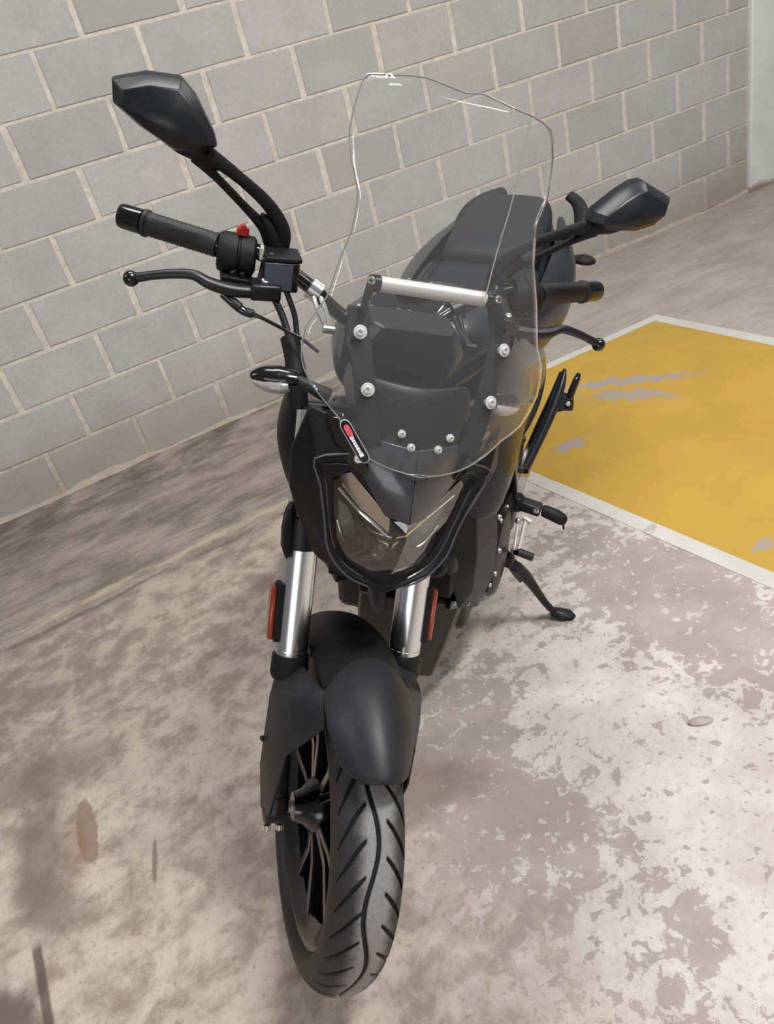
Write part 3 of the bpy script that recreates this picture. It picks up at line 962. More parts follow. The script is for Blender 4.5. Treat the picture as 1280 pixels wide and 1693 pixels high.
# logo sticker on the lower right corner
SA = Vector((-.105, 0, 1.0255)); SB = Vector((-.081, 0, .9985))
M['stkred'] = pm('sticker_red', (222, 78, 92), .4)
SE = (SB - SA).normalized(); SPN = Vector((-SE.z, 0, SE.x)); SLEN = (SB - SA).length
SMID = (SA + SB) * .5
_h = lambda p: scr_y(p.x, p.z)
SY0 = _h(SMID); SYU = (_h(SMID + SE * .015) - _h(SMID - SE * .015)) / .03; SYV = (_h(SMID + SPN * .007) - _h(SMID - SPN * .007)) / .014


def onscreen(u, v, lift=.0042):
    p = SA + SE * (u * SLEN) + SPN * v
    d = p - SMID
    return Vector((p.x, SY0 + SYU * d.dot(SE) + SYV * v - lift, p.z))


def pill(u0, u1, w, lift):
    P = []
    for k in range(9):
        t = math.pi * k / 8
        P.append(onscreen(u1 + w * math.sin(t) / SLEN, w * math.cos(t), lift))
    for k in range(9):
        t = math.pi * k / 8
        P.append(onscreen(u0 - w * math.sin(t) / SLEN, -w * math.cos(t), lift))
    return prism(P, (0, .0005, 0))


st = make('logo_sticker', pill(.0, 1.0, .0062, .0056), M['gloss'], ws, smooth=False, label='small black sticker with a red mark and white lettering')
make('sticker_border', pill(.0, 1.0, .0071, .0050), M['screw'], st, smooth=False)
make('sticker_mark', pill(.05, .24, .0036, .0064), M['stkred'], st, smooth=False)
word = []
for k, (u0, u1, hgt) in enumerate(((.32, .40, .0024), (.42, .49, .002), (.51, .57, .002), (.59, .66, .002), (.68, .75, .0022), (.77, .84, .002), (.86, .97, .0026))):
    word.append(prism([onscreen(u0, -hgt - .0008, .0064), onscreen(u1, -hgt - .0008, .0064), onscreen(u1, hgt - .0008, .0064), onscreen(u0, hgt - .0008, .0064)], (0, .0005, 0)))
make('sticker_lettering', join(*word), M['white'], st, smooth=False)

# ---- windscreen brackets and cross bar
for s in (1, -1):
    p = [(s * x, scr_y(x, z) + .016, z) for x, z in ((.098, 1.146), (.097, 1.126), (.088, 1.09), (.083, 1.066), (.075, 1.030), (.066, 1.000))]
    fp('screen_bracket', tube(p, .017, 4, 4, flat=.16) if False else loft([[Vector(q) + Vector((.014, .002, 0)), Vector(q) + Vector((-.014, .002, 0)), Vector(q) + Vector((-.014, -.002, 0)), Vector(q) + Vector((.014, -.002, 0))] for q in smoothpath(p, 3)]), M['plastic'], bevel=.001)
cb = fp('screen_crossbar', lathe([(0, .0085), (.001, .0098), (.144, .0098), (.145, .0085)], (-.0725, .184, 1.171), (1, 0, 0), 24), M['barsilver'], label='satin silver cross bar behind the windscreen')
for s in (1, -1):
    make('crossbar_end', join(lathe([(0, .011), (.010, .011), (.012, .007)], (s * .073, .184, 1.171), (s, 0, 0), 16), beam((s * .082, .186, 1.176), (s * .094, .155, 1.138), .009, .020)), M['blackgloss'], cb)
    make('crossbar_screw', bolt((s * .086, .176, 1.176), (s * .3, -.8, .5), .0055, .004), M['bolt'], cb)

# ---- handlebar
HBp = [(-.262, .403, 1.110), (-.225, .398, 1.116), (-.180, .390, 1.106), (-.123, .376, 1.080), (-.078, .362, 1.052), (-.045, .356, 1.042)]
hp = HBp + [(-x, y, z) for x, y, z in reversed(HBp)]
hb = fp('handlebar', tube(hp, .0112, 14, 5), M['blackgloss'])
make('bar_clamp', join(beam((-.052, .358, 1.043), (.052, .358, 1.043), .040, .030), beam((-.045, .358, 1.03), (-.045, .352, .98), .034, .034, up=(0, 1, 0)), beam((.045, .358, 1.03), (.045, .352, .98), .034, .034, up=(0, 1, 0))), M['black'], hb, bevel=.004)
for s in (1, -1):
    for dy in (-.014, .014):
        for x in (.040, .022):
            make('clamp_bolt', lathe([(0, .0052), (.005, .0052), (.006, .004)], (s * x, .358 + dy, 1.058), (0, 0, 1), 12), M['bolt'], hb)
for s in (1, -1):
    gi = Vector((s * -.262, .403, 1.110)); go = Vector((s * -.396, .458, 1.112))
    d = (go - gi); Lg = d.length; ax = d.normalized()
    make('grip', lathe([(-.004, .0165), (0, .0175)] + [(q, .0166 + .0008 * (i % 2)) for i, q in enumerate(np.linspace(.006, Lg - .045, 30))] + [(Lg - .043, .0195), (Lg - .038, .0195), (Lg - .036, .0165)], gi, ax, 22), M['rubber'], hb)
    make('bar_end', lathe([(Lg - .036, .0120), (Lg - .035, .0178), (Lg - .008, .0178), (Lg - .002, .0165), (Lg, .013), (Lg, .006), (Lg - .006, .004)], gi, ax, 24), M['blackgloss'], hb)
    sw = make('switch_housing', lathe([(0, .022), (.004, .028), (.022, .029), (.024, .027), (.026, .027), (.028, .0295), (.046, .0295), (.054, .026), (.056, .020)], (s * -.203, .3965, 1.103), (-s, .09, -.01), 20), M['plastic'], hb, sharp=30)
    make('switch_rib', join(beam((s * -.236, .372, 1.088), (s * -.232, .376, 1.068), .006, .012), beam((s * -.222, .372, 1.088), (s * -.220, .376, 1.066), .006, .012), beam((s * -.252, .385, 1.075), (s * -.206, .385, 1.072), .04, .012)), M['plastic'], hb, bevel=.002)
    if s > 0:
        make('kill_switch', join(box((-.2255, .4015, 1.136), (.017, .012, .012)), box((-.2255, .400, 1.142), (.008, .010, .008))), M['red'], sw, bevel=.002, label='red engine stop switch')
        make('wiring_tag', box((-.199, .372, 1.120), (.005, .012, .018)), M['tag'], sw, bevel=.001)
    # lever, perch, reservoir
    Pl = [(-.374, .355, 1.062), (-.347, .354, 1.071), (-.318, .351, 1.079), (-.291, .347, 1.083), (-.268, .342, 1.076), (-.235, .342, 1.071), (-.195, .346, 1.072)]
    if s < 0:
        Pl = [(x, y, z - .004) for x, y, z in Pl]
    lv = make('brake_lever' if s > 0 else 'clutch_lever', tube([(s * x, y, z) for x, y, z in Pl], [.0070, .0062, .0066, .0070, .0085, .0095, .0090], 12, 5, flat=1.15), M['black'], hb)
    make('lever_ball', ball((s * Pl[0][0], Pl[0][1], Pl[0][2]), .0112, 16, 10), M['blackgloss'], lv)
    make('lever_perch', join(beam((s * -.212, .350, 1.073), (s * -.168, .352, 1.076), .034, .024), beam((s * -.190, .352, 1.076), (s * -.180, .396, 1.104), .026, .026), lathe([(-.014, .018), (.014, .018)], (s * -.178, .391, 1.104), (s, -.15, .3), 18)), M['black'], hb, bevel=.004)
    make('pivot_bolt', lathe([(0, .0055), (.006, .0055), (.007, .003)], (s * -.192, .346, 1.086), (0, -.3, 1), 12), M['bolt'], hb)
rot = Matrix.Rotation(.05, 3, 'Z') @ Matrix.Rotation(-.06, 3, 'Y')
rs = make('fluid_reservoir', box((-.1705, .364, 1.098), (.050, .042, .044), rot), M['blackgloss'], hb, bevel=.003)
make('reservoir_lid', box((-.1705, .365, 1.1235), (.052, .044, .007), rot), M['plastic'], rs, bevel=.002)
make('reservoir_face', box((-.1745, .3425, 1.099), (.040, .002, .040), rot), M['resface'], rs, bevel=.0006, label='lighter grey front face of the reservoir')
for dx in (-.016, .016):
    make('lid_screw', lathe([(0, .0032), (.0016, .0032), (.0016, .0012)], (-.1705 + dx, .356, 1.125), (0, 0, 1), 10), M['bolt'], rs)
# hoses and cable on the right side
fp('throttle_cable', tube([(-.250, .342, 1.064), (-.232, .336, 1.053), (-.217, .330, 1.046), (-.195, .320, 1.045), (-.162, .300, 1.040), (-.138, .280, 1.038), (-.115, .262, 1.03)], [.0058, .0066, .0062, .0028, .0026, .0026, .0026], 10, 6), M['blackgloss'])
fp('cable_boot', join(lathe([(0, .0068), (.014, .0074), (.016, .0055)], (-.236, .338, 1.056), (.019, -.008, -.010), 12), lathe([(0, .0064), (.010, .0064), (.013, .0045)], (-.216, .3295, 1.0462), (.02, -.008, 0), 12)), M['rubber'])
fp('brake_hose', tube([(-.180, .347, 1.074), (-.174, .343, 1.064), (-.162, .332, 1.046), (-.150, .312, 1.022), (-.140, .292, 1.003), (-.137, .272, .984), (-.128, .252, .94)], .0052, 10, 6), M['hose'])
fp('brake_hose', tube([(-.160, .354, 1.078), (-.150, .347, 1.060), (-.142, .340, 1.043), (-.137, .322, 1.019), (-.131, .292, .995), (-.128, .27, .95)], .0042, 10, 6), M['hose'])
fp('hose_sleeve', tube([(-.150, .318, 1.020), (-.142, .294, 1.000), (-.138, .272, .980), (-.132, .25, .945)], [.013, .014, .016, .015], 10, 4), M['plastic'])
for s in (1, -1):
    k = fp('screen_stay', join(lathe([(-.010, .0075), (-.009, .0165), (.009, .0165), (.010, .0075)], (s * -.114, .372, 1.076), (s * .9, -.25, -.42), 18),
                               tube([(s * -.117, .352, 1.072), (s * -.114, .318, 1.066), (s * -.109, .262, 1.066)], .0038, 8, 3),
                               tube([(s * -.107, .350, 1.074), (s * -.104, .318, 1.070), (s * -.106, .262, 1.068)], .0038, 8, 3),
                               lathe([(-.008, .006), (.008, .006)], (s * -.1075, .260, 1.067), (1, 0, 0), 12)), M['bolt'] if s > 0 else M['black'])

# ---- mirrors
MR = [(-.406, .388, 1.301), (-.404, .383, 1.277), (-.372, .375, 1.258), (-.326, .368, 1.238), (-.294, .364, 1.241), (-.274, .362, 1.254), (-.279, .364, 1.268), (-.304, .372, 1.304), (-.324, .380, 1.320), (-.366, .384, 1.3165)]
MLq = None


def mirror_head(pts, bul, name):
    P = [Vector(p) for p in pts]
    c = sum(P, Vector()) / len(P)
    def ring(sc, dy, dz=0.0, dx=0.0):
        return [c + (p - c) * sc + Vector((dx, dy, dz)) for p in P]
    g = loft([ring(.93, .020), ring(.985, .018), ring(1.0, .006), ring(.985, -.008), ring(.80, -.026, -.001), ring(.42, bul, -.004), ring(.12, bul - .003, -.004)])
    o = fp(name, g, M['mirrorshell'], bevel=.003, sharp=22)
    make('mirror_glass', loft([ring(.90, .0195), ring(.90, .0215)]), M['mirror'], o)
    return o


mr = mirror_head(MR, -.036, 'mirror')
mr['label'] = 'right hand mirror, seen from its black shell'
MLp = [(-x, y, z) for x, y, z in ((-.408, .390, 1.298), (-.408, .384, 1.279), (-.386, .376, 1.259), (-.350, .369, 1.245), (-.300, .364, 1.240), (-.275, .362, 1.247), (-.280, .366, 1.262), (-.312, .374, 1.293), (-.335, .381, 1.309), (-.352, .385, 1.3135))]
ml = mirror_head(list(reversed(MLp)), -.036, 'mirror')
ml['label'] = 'left hand mirror, seen from its black shell'
for s, mo in ((-1, mr), (1, ml)):
    q = lambda x, y, z: Vector((-s * x, y, z)) if s < 0 else Vector((-x, y, z))
    g1 = tube([(s * .169, .395, 1.124), (s * .171, .391, 1.150), (s * .196, .385, 1.183), (s * .238, .378, 1.213), (s * .286, .371, 1.240)], [.0095, .0090, .0075, .0065, .0085], 10, 5, flat=1.25)
    g2 = tube([(s * .186, .400, 1.126), (s * .200, .395, 1.150), (s * .231, .388, 1.177), (s * .270, .380, 1.209), (s * .300, .373, 1.232)], [.0090, .0080, .0058, .0058, .0085], 10, 5, flat=1.25)
    g3 = tube([(s * .172, .397, 1.112), (s * .179, .396, 1.130), (s * .192, .391, 1.156), (s * .204, .388, 1.168)], [.014, .0145, .011, .004], 12, 4, flat=.8)
    g4 = tube([(s * .268, .376, 1.223), (s * .290, .371, 1.235), (s * .318, .366, 1.246), (s * .345, .364, 1.256)], [.005, .0105, .0125, .008], 12, 4, flat=.8)
    fp('mirror_stem', join(g1, g2, g3, g4), M['plastic'])
    fp('stem_base', lathe([(-.012, .012), (0, .014), (.010, .013)], (s * .172, .396, 1.105), (0, .05, 1), 14), M['black'])

# ---- turn signals at the front
for s in (-1, 1):
    sg = fp('turn_signal', tube([(s * .209, .240, .9935), (s * .203, .240, .9945), (s * .190, .239, .9965), (s * .172, .236, .9985), (s * .155, .230, 1.001), (s * .143, .224, 1.003)], [.0025, .0075, .0125, .0145, .0125, .0085], 14, 4, flat=1.3), M['blackgloss'])
    make('signal_lens', tube([(s * .2045, .233, .9895), (s * .195, .231, .988), (s * .180, .227, .9885), (s * .166, .222, .991), (s * .156, .219, .994)], [.002, .0075, .0105, .0105, .007], 12, 4, flat=1.25), M['clearlens'], sg, label='clear ribbed signal lens')
    make('signal_stalk', tube([(s * .147, .226, 1.002), (s * .125, .214, .998), (s * .10, .21, .99)], [.008, .009, .011], 10, 3), M['rubber'], sg)

# ---- instrument cluster behind the flyscreen
ic = fp('instrument_cluster', loft([[Vector((x * k, y, z)) for x, z in ((-.075, 1.045), (-.082, 1.075), (-.060, 1.108), (.060, 1.108), (.082, 1.075), (.075, 1.045), (.045, 1.02), (-.045, 1.02))] for k, y in ((.80, .195), (1.0, .215), (1.0, .262), (.9, .270))]), M['black'], bevel=.004)
make('display', prism([(-.062, .271, 1.052), (.062, .271, 1.052), (.052, .271, 1.098), (-.052, .271, 1.098)], (0, .001, 0)), M['display'], ic)
fp('cluster_mount', join(beam((-.03, .25, 1.02), (-.03, .33, .98), .02, .012), beam((.03, .25, 1.02), (.03, .33, .98), .02, .012), beam((0, .15, .93), (0, .34, .97), .10, .05)), M['black'], bevel=.003)
for s in (1, -1):
    fp('headlight_bracket', beam((s * .105, .19, .93), (s * .10, .27, .90), .018, .07), M['black'], bevel=.003)

# =================================================================== rear body


def halfring(y, pts):
    R_ = [Vector((x, y, z)) for x, z in pts]
    Lh = [Vector((-x, y, z)) for x, z in reversed(pts[1:-1])]
    return R_ + Lh


def seclist(rows):
    return [halfring(y, p) for y, p in rows]


bp('steering_head', lathe([(0, .040), (.20, .040)], (0, .235, .72), (0, math.sin(RK), math.cos(RK)), 24), M['black'])
bp('fuel_tank', loft(seclist([
    (.415, [(0, .965), (.05, .962), (.090, .945), (.105, .915), (.10, .87), (0, .85)]),
    (.45, [(0, .992), (.055, .988), (.105, .965), (.120, .925), (.085, .87), (0, .84)]),
    (.52, [(0, 1.010), (.07, 1.004), (.135, .975), (.158, .930), (.108, .86), (0, .83)]),
    (.62, [(0, 1.012), (.08, 1.004), (.150, .970), (.174, .920), (.122, .85), (0, .82)]),
    (.74, [(0, .990), (.075, .982), (.135, .945), (.163, .898), (.125, .83), (0, .80)]),
    (.84, [(0, .925), (.065, .915), (.110, .890), (.135, .855), (.125, .80), (0, .78)]),
    (.90, [(0, .860), (.05, .855), (.085, .840), (.10, .820), (.09, .79), (0, .77)])])), M['tankpaint'], subsurf=2)
td = bp('tank_console', loft([[Vector((x * k, y, z)) for x, y, z in ((-.055, .455, .993 + h), (.055, .455, .993 + h), (.070, .52, 1.010 + h), (.062, .60, 1.014 + h), (0, .64, 1.012 + h), (-.062, .60, 1.014 + h), (-.070, .52, 1.010 + h))] for k, h in ((1.05, -.008), (1.0, .004), (.9, .008))]), M['gloss'], bevel=.003)
make('fuel_cap', lathe([(0, .036), (.004, .036), (.006, .032), (.006, .02), (.009, .018)], (0, .575, 1.021), (0, -.02, 1), 28), M['black'], td)
for k in range(4):
    an = k * math.pi / 2 + .6
    make('cap_screw', lathe([(0, .0036), (.0015, .0036), (.0015, .0015)], (.031 * math.cos(an), .575 + .031 * math.sin(an), 1.0275), (0, 0, 1), 10), M['bolt'], td)

# shrouds on both sides of the tank
for s in (1, -1):
    G = [[(.120, .370, .885), (.150, .365, .80), (.152, .360, .705)],
         [(.150, .372, .900), (.190, .378, .79), (.172, .366, .690)],
         [(.168, .400, .905), (.222, .405, .785), (.208, .400, .680)],
         [(.176, .455, .925), (.228, .460, .800), (.212, .455, .695)],
         [(.180, .560, .930), (.224, .580, .810), (.200, .570, .715)],
         [(.170, .700, .900), (.205, .720, .800), (.182, .710, .720)],
         [(.140, .820, .860), (.165, .840, .790), (.150, .840, .725)]]
    if s < 0:
        G = G[:3] + [[(.192, .435, .885), (.226, .445, .795), (.210, .44, .695)], [(.182, .468, .862), (.208, .480, .79), (.192, .472, .715)]]
    rows = [[Vector((s * x, y, z)) for x, y, z in r] for r in G]
    rows = [[r[0], r[0].lerp(r[1], .5) + Vector((s * .006, 0, 0)), r[1], r[1].lerp(r[2], .5) + Vector((s * .004, 0, 0)), r[2]] for r in rows]
    sh = bp('tank_shroud', gridsh(rows), M['tankpaint'] if s > 0 else M['matte'], solid=.005, subsurf=2)
    make('shroud_screw', bolt((s * .170, .366, .755), (-s * .3, -1, .1), .005, .003), M['black'], sh)

# radiator and guards
rad = bp('radiator', box((0, .445, .60), (.26, .035, .28), Matrix.Rotation(-.25, 3, 'X')), M['deep'], bevel=.004)
make('radiator_fins', join(*[box((0, .428 + (z - .60) * -.0 - .0, z), (.23, .004, .004), Matrix.Rotation(-.25, 3, 'X')) for z in np.linspace(.49, .71, 24)]), M['black'], rad)['kind'] = 'stuff'
make('radiator_hose', tube([(.115, .43, .52), (.125, .405, .545), (.120, .40, .575), (.09, .43, .60)], .017, 12, 5), M['hose'], rad)
make('radiator_hose', tube([(.115, .42, .60), (.118, .395, .57), (.105, .39, .54), (.08, .42, .51)], .014, 12, 5), M['hose'], rad)
for s in (1, -1):
    pg = [(s * .125, .405, .650), (s * .165, .420, .700), (s * .192, .500, .640), (s * .196, .520, .530), (s * .190, .545, .420), (s * .165, .520, .345), (s * .138, .450, .395), (s * .122, .405, .520)]
    c1_ = Vector((s * .172, .435, .560)); c2_ = Vector((s * .164, .452, .450))
    P = [Vector(p) for p in pg] + [c1_, c2_]
    Fc = [(0, 1, 8), (1, 2, 8), (2, 3, 8), (3, 9, 8), (3, 4, 9), (4, 5, 9), (5, 6, 9), (6, 7, 9), (7, 8, 9), (7, 0, 8)]
    if s < 0:
        Fc = [tuple(reversed(f)) for f in Fc]
    inn = [p + Vector((-s * .03, .03, 0)) for p in P[:8]]
    V = P + inn; k = 10
    for i in range(8):
        j = (i + 1) % 8
        f = (i, k + i, k + j, j)
        Fc.append(f if s > 0 else tuple(reversed(f)))
    sg = bp('radiator_side_cover', (V, Fc), M['sheen'], bevel=.003, sharp=15)
    for p in ((s * .1935, .512, .602), (s * .196, .535, .500), (s * .190, .548, .425)):
        make('cover_screw', bolt(p, (s * .9, -.4, .1), .006, .006), M['bolt'], sg)
    # narrow fin above the cover
    bp('shroud_fin', prism([(s * .150, .395, .74), (s * .178, .405, .80), (s * .200, .470, .775), (s * .205, .56, .68), (s * .190, .53, .61), (s * .160, .42, .66)], (-s * .02, .012, 0)), M['gloss'], bevel=.004)
    bp('fairing_screw', bolt((s * .166, .396, .715), (s * .3, -1, .2), .0055, .004), M['bolt'])
# engine
eng = bp('engine', join(box((0, .64, .43), (.30, .34, .25)), box((0, .56, .62), (.20, .18, .22), Matrix.Rotation(-.2, 3, 'X')), box((0, .53, .74), (.19, .17, .06), Matrix.Rotation(-.2, 3, 'X'))), M['black'], bevel=.02)
make('crankcase_cover', lathe([(0, .105), (.030, .105), (.040, .097), (.044, .08), (.046, .06), (.046, 0)], (.150, .64, .415), (1, 0, 0), 40), M['sheen'], eng)
make('crankcase_rib', lathe([(0, .098), (.004, .101), (.008, .098)], (.181, .64, .415), (1, 0, 0), 40), M['sheen'], eng)
for k in range(8):
    an = k * math.pi / 4 + .2
    make('engine_bolt', bolt((.182, .64 + .099 * math.cos(an), .415 + .099 * math.sin(an)), (1, 0, 0), .0065, .006), M['bolt'], eng)
make('clutch_cover', lathe([(0, .12), (.030, .12), (.042, .11), (.048, .06), (.048, 0)], (-.150, .64, .42), (-1, 0, 0), 40), M['sheen'], eng)
make('cylinder_fins', join(*[box((0, .55 - .2 * (z - .62), z), (.225, .205, .006), Matrix.Rotation(-.2, 3, 'X')) for z in np.linspace(.56, .70, 9)]), M['black'], eng)
make('exhaust_pipe', tube([(-.02, .46, .66), (-.02, .41, .60), (-.025, .405, .50), (-.03, .44, .36), (-.04, .56, .27), (-.06, .75, .26)], .022, 14, 6), M['black'], eng)
make('sprocket_cover', join(box((.165, .80, .40), (.03, .14, .15)), lathe([(0, .05), (.035, .05), (.04, .04)], (.15, .80, .41), (1, 0, 0), 20)), M['sheen'], eng, bevel=.008)
# belly pan
bpn = bp('belly_pan', loft([
    [Vector(p) for p in ((-.068, .412, .420), (.02, .400, .430), (.100, .412, .428), (.140, .450, .400), (.112, .430, .285), (.088, .425, .195), (0, .415, .185), (-.070, .425, .205), (-.085, .43, .30))],
    [Vector(p) for p in ((-.10, .50, .420), (.02, .50, .430), (.11, .50, .425), (.152, .53, .390), (.135, .53, .27), (.098, .53, .180), (0, .53, .170), (-.09, .53, .180), (-.12, .53, .28))],
    [Vector(p) for p in ((-.12, .74, .36), (.02, .74, .37), (.11, .74, .36), (.150, .76, .34), (.140, .77, .25), (.10, .78, .185), (0, .78, .175), (-.09, .78, .185), (-.13, .77, .25))]]), M['belly'], bevel=.005, sharp=20)
for p in ((.128, .440, .418), (.150, .475, .392), (.158, .51, .372)):
    make('pan_screw', bolt(p, (.5, -.8, .3), .0055, .005), M['bolt'], bpn)
make('pan_bracket', beam((.118, .43, .42), (.172, .54, .365), .016, .022), M['gloss'], bpn, bevel=.002)

# frame, seat, tail
for s in (1, -1):
    fr = bp('frame_beam', loft([[Vector((s * x, y, z)) for x, y, z in r] for r in (
        ((.10, .34, .86), (.125, .34, .86), (.125, .35, .78), (.10, .35, .78)),
        ((.150, .55, .80), (.180, .55, .80), (.180, .55, .70), (.150, .55, .70)),
        ((.165, .72, .72), (.195, .72, .72), (.195, .70, .61), (.165, .70, .61)),
        ((.160, .84, .60), (.190, .84, .60), (.190, .80, .48), (.160, .80, .48)),
        ((.150, .86, .46), (.180, .86, .46), (.180, .80, .32), (.150, .80, .32)))], True, True), M['gloss'], bevel=.006)
    make('frame_bolt', join(bolt((s * .196, .73, .655), (s, -.2, 0), .010, .008), bolt((s * .191, .80, .535), (s, -.2, 0), .009, .008)), M['black'], fr)
    bp('side_panel', gridsh([[Vector((s * x, y, z)) for x, y, z in r] for r in (
        ((.150, .80, .850), (.182, .80, .770), (.186, .80, .690), (.178, .78, .60)),
        ((.155, .92, .825), (.192, .94, .745), (.198, .95, .670), (.188, .92, .57)),
        ((.155, 1.02, .80), (.196, 1.03, .735), (.206, 1.03, .665), (.196, 1.02, .58)))]), M['gloss'], solid=.005, subsurf=2)
seat_rows = [
    (.855, [(0, .862), (.06, .858), (.095, .845), (.105, .825), (.10, .800), (0, .79)]),
    (.92, [(0, .838), (.07, .836), (.118, .826), (.135, .805), (.125, .775), (0, .765)]),
    (1.03, [(0, .826), (.08, .826), (.138, .818), (.158, .795), (.150, .765), (0, .755)]),
    (1.14, [(0, .832), (.08, .833), (.138, .828), (.158, .806), (.150, .775), (0, .765)]),
    (1.23, [(0, .852), (.08, .853), (.130, .848), (.150, .828), (.145, .795), (0, .785)]),
    (1.27, [(0, .862), (.08, .862), (.120, .858), (.138, .840), (.135, .80), (0, .79)])]
bp('rider_seat', loft(seclist(seat_rows)), M['seat'], subsurf=2)
pil_rows = [
    (1.235, [(0, .868), (.07, .868), (.105, .866), (.125, .850), (.125, .815), (0, .805)]),
    (1.255, [(0, .896), (.07, .896), (.108, .892), (.130, .872), (.130, .825), (0, .815)]),
    (1.36, [(0, .915), (.07, .915), (.112, .911), (.134, .890), (.132, .845), (0, .835)]),
    (1.50, [(0, .930), (.07, .930), (.108, .926), (.128, .906), (.126, .862), (0, .852)]),
    (1.61, [(0, .936), (.06, .935), (.090, .931), (.108, .912), (.106, .872), (0, .862)]),
    (1.665, [(0, .925), (.05, .924), (.072, .919), (.084, .904), (.082, .880), (0, .870)])]
bp('pillion_seat', loft(seclist(pil_rows)), M['seat'], subsurf=2)
bp('battery_cover', box((0, .97, .665), (.25, .34, .18)), M['plastic'], bevel=.02)
bp('rear_mudguard', loft([[Vector((x * k, y, z)) for x, y, z in ((-.075, y0 - .02, z0), (.075, y0 - .02, z0), (.075, y0 + .02, z0 + .012), (-.075, y0 + .02, z0 + .012))] for k, y0, z0 in ((.8, 1.70, .82), (.9, 1.735, .75), (1.0, 1.775, .68), (.85, 1.83, .56))]), M['plastic'], bevel=.006)
tl = bp('tail_section', loft(seclist([
    (.98, [(0, .76), (.10, .765), (.150, .755), (.165, .72), (.14, .68), (0, .67)]),
    (1.20, [(0, .80), (.11, .805), (.165, .800), (.180, .755), (.150, .71), (0, .70)]),
    (1.45, [(0, .855), (.10, .856), (.150, .850), (.155, .815), (.12, .765), (0, .75)]),
    (1.68, [(0, .875), (.07, .875), (.105, .868), (.110, .84), (.08, .80), (0, .79)]),
    (1.80, [(0, .865), (.04, .864), (.060, .858), (.062, .84), (.045, .82), (0, .81)])])), M['tankpaint'], subsurf=2)
for s in (1, -1):
    G = [[(.142, .93, .862), (.178, .935, .805), (.172, .95, .735)],
         [(.152, 1.06, .855), (.200, 1.06, .805), (.196, 1.08, .722)],
         [(.152, 1.20, .868), (.222, 1.20, .815), (.222, 1.19, .745)],
         [(.150, 1.32, .872), (.218, 1.33, .835), (.215, 1.33, .782)],
         [(.142, 1.46, .878), (.185, 1.48, .850), (.178, 1.48, .812)],
         [(.118, 1.62, .885), (.135, 1.65, .865), (.126, 1.65, .840)]]
    rows = [[Vector((s * x, y, z)) for x, y, z in r] for r in G]
    rows = [[r[0], r[0].lerp(r[1], .55) + Vector((s * .012, 0, .006)), r[1], r[1].lerp(r[2], .5) + Vector((s * .006, 0, 0)), r[2], r[2] + Vector((-s * .03, 0, -.01))] for r in rows]
    bp('tail_panel', gridsh(rows), M['tankpaint'], solid=.005, subsurf=2)
    sgr = bp('rear_turn_signal', tube([(s * .16, 1.75, .722), (s * .178, 1.75, .722), (s * .200, 1.75, .722), (s * .225, 1.75, .720), (s * .240, 1.75, .718)], [.008, .012, .016, .013, .004], 12, 4, flat=1.5), M['plastic'])
    make('signal_lens', tube([(s * .19, 1.758, .7225), (s * .205, 1.760, .7225), (s * .222, 1.759, .7205), (s * .236, 1.756, .718)], [.008, .0155, .0125, .004], 12, 4, flat=1.45), M['taillens'], sgr)
    make('signal_stalk', tube([(s * .165, 1.75, .722), (s * .11, 1.745, .728), (s * .055, 1.742, .735)], .008, 8, 3), M['rubber'], sgr)
gl = [(.130, 1.44, .872), (.166, 1.455, .878), (.200, 1.50, .884), (.196, 1.545, .908), (.178, 1.585, .930), (.150, 1.605, .944)]
gr_ = [(-.100, 1.43, .860), (-.122, 1.455, .866), (-.128, 1.50, .880), (-.118, 1.55, .904), (-.088, 1.61, .920), (-.050, 1.675, .926)]
bp('grab_rail', tube(gl, [.012, .014, .015, .014, .012, .010], 12, 5, flat=1.5), M['plastic'])
bp('grab_rail', tube(gr_, [.012, .014, .015, .014, .013, .011], 12, 5, flat=1.5), M['plastic'])

# swingarm, footrest hanger, pegs, stand on the left; mirrored hanger on the right
bp('swingarm', join(beam((.105, .86, .40), (.110, 1.46, .306), .035, .055), beam((-.105, .86, .40), (-.110, 1.46, .306), .035, .055), beam((-.12, .98, .38), (.12, .98, .38), .05, .06)), M['black'], bevel=.008)
bp('shock_absorber', lathe([(0, .022), (.02, .03), (.18, .03), (.20, .022)], (0, .92, .45), (0, -.1, 1), 20), M['black'])
for s in (1, -1):
    hg = bp('footrest_hanger', prism([(s * .182, .80, .455), (s * .190, .86, .505), (s * .208, 1.00, .548), (s * .222, 1.12, .575), (s * .232, 1.205, .600), (s * .228, 1.19, .565), (s * .218, 1.10, .520), (s * .204, 1.00, .46), (s * .186, .93, .36), (s * .176, .86, .31), (s * .172, .80, .34)], (-s * .014, 0, 0)), M['gloss'], bevel=.003)
    make('hanger_rib', tube([(s * .192, .865, .49), (s * .206, .95, .516), (s * .222, 1.06, .552), (s * .230, 1.15, .583), (s * .231, 1.205, .605)], [.010, .011, .012, .011, .004], 10, 4, flat=1.2), M['tankpaint'], hg)
    make('pillion_peg_mount', prism([(s * .212, 1.12, .560), (s * .232, 1.125, .572), (s * .268, 1.118, .566), (s * .272, 1.112, .536), (s * .248, 1.105, .536), (s * .222, 1.09, .530)], (0, .022, 0)), M['plastic'], hg, bevel=.002)
    pp = make('pillion_peg', tube([(s * .258, 1.128, .560), (s * .262, 1.145, .578), (s * .268, 1.165, .600), (s * .271, 1.178, .612)], [.012, .013, .0125, .006], 12, 4, flat=.75), M['gloss'], hg, label='folded pillion footpeg')
    make('peg_bolt', bolt((s * .258, 1.111, .556), (0, -1, .2), .0065, .004), M['bolt'], hg)
fpg = bp('rider_footpeg', tube([(.252, .802, .428), (.262, .802, .427), (.285, .802, .420), (.302, .802, .412), (.310, .803, .408)], [.0125, .0155, .0165, .0150, .009], 14, 4, flat=.95), M['plastic'])
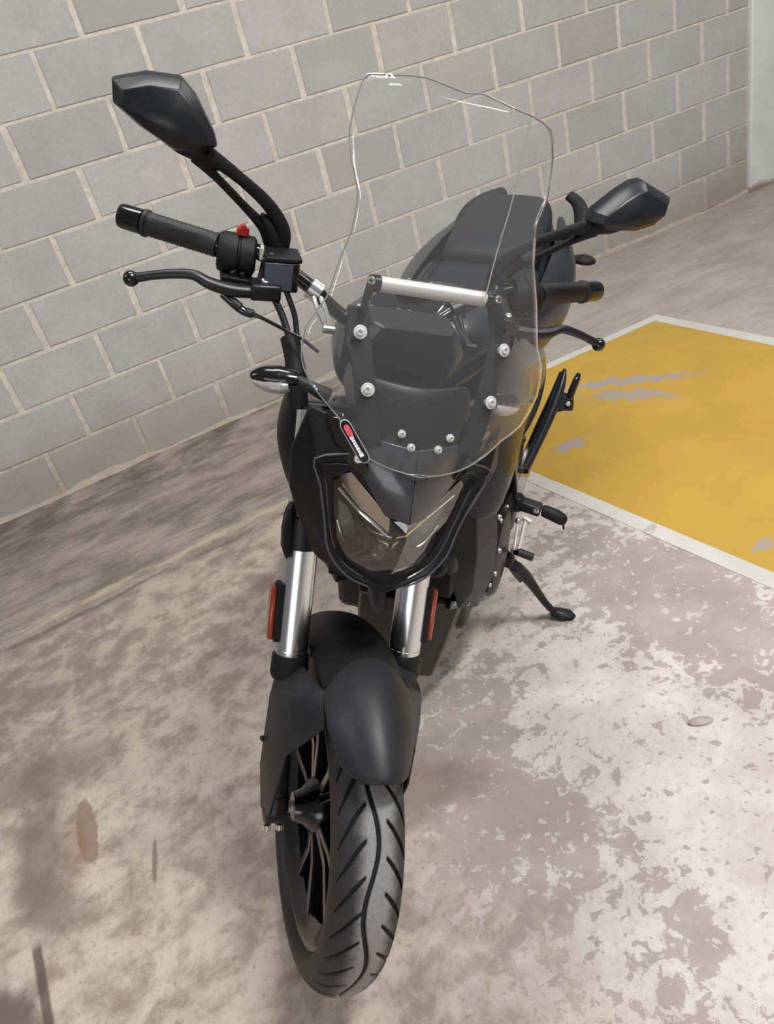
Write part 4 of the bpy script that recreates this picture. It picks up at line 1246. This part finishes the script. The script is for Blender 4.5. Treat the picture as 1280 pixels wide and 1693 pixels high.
make('peg_mount', join(beam((.195, .802, .440), (.250, .802, .429), .030, .026), lathe([(-.02, .016), (.02, .016)], (.192, .802, .440), (0, 0, 1), 16)), M['black'], fpg, bevel=.004)
make('peg_bolt', bolt((.2405, .788, .436), (0, -.75, .65), .0075, .004), M['bolt'], fpg)
make('peg_feeler', lathe([(0, .003), (.014, .0025)], (.306, .803, .398), (.2, 0, -1), 8), M['black'], fpg)
fpr = bp('rider_footpeg', tube([(-.252, .802, .428), (-.262, .802, .427), (-.285, .802, .420), (-.302, .802, .412), (-.310, .803, .408)], [.0125, .0155, .0165, .0150, .009], 14, 4, flat=.95), M['plastic'])
make('peg_mount', beam((-.195, .802, .440), (-.250, .802, .429), .030, .026), M['black'], fpr, bevel=.004)
gs_ = bp('gear_shifter', join(tube([(.221, .752, .424), (.2205, .735, .408), (.2195, .712, .386), (.219, .700, .374)], [.0055, .0045, .0045, .006], 8, 4),
                              beam((.215, .76, .428), (.236, .752, .424), .010, .010)), M['barsilver'], bevel=.0008, label='bare aluminium gear linkage')
make('linkage_rod', tube([(.204, .76, .415), (.206, .735, .395), (.208, .705, .372)], .0036, 8, 3), M['barsilver'], gs_)
make('linkage_joint', join(ball((.204, .76, .417), .008), ball((.208, .703, .371), .008)), M['bolt'], gs_)
make('shift_peg', lathe([(0, .0095), (.034, .0095), (.036, .0085)], (.2215, .681, .3885), (1, 0, -.25), 14), M['rubber'], gs_)
make('shift_arm', beam((.212, .70, .372), (.226, .683, .386), .012, .012), M['black'], gs_)
sd = bp('side_stand', tube([(.196, .720, .322), (.214, .732, .300), (.236, .756, .258), (.262, .776, .206), (.288, .795, .152), (.310, .808, .117), (.316, .812, .108)], [.011, .0155, .0150, .0115, .0095, .0090, .009], 12, 5, flat=.85), M['sheen'])
make('stand_foot', loft([[Vector((x * k + cx, y * k + cy, z)) for x, y in ((-.026, -.014), (.006, -.019), (.030, -.012), (.036, .004), (.022, .019), (-.008, .020), (-.026, .012))] for k, cx, cy, z in ((.45, .316, .814, .115), (1.0, .334, .818, .1050), (1.02, .336, .818, .0970))]), M['sheen'], sd, bevel=.002)
make('stand_mount', join(beam((.185, .735, .330), (.225, .775, .235), .028, .026), lathe([(-.015, .014), (.015, .014)], (.195, .722, .325), (0, -1, 0), 16)), M['black'], sd, bevel=.004)
make('stand_spring', tube([(.222, .775, .240), (.238, .783, .215)], .0055, 8, smooth=False), M['silver'], sd)
make('spring_hook', tube([(.238, .782, .216), (.250, .778, .212), (.258, .776, .212)], .005, 8, 3), M['black'], sd)

# final pose: sit both tyres and the stand foot on the floor
bpy.context.view_layer.update()
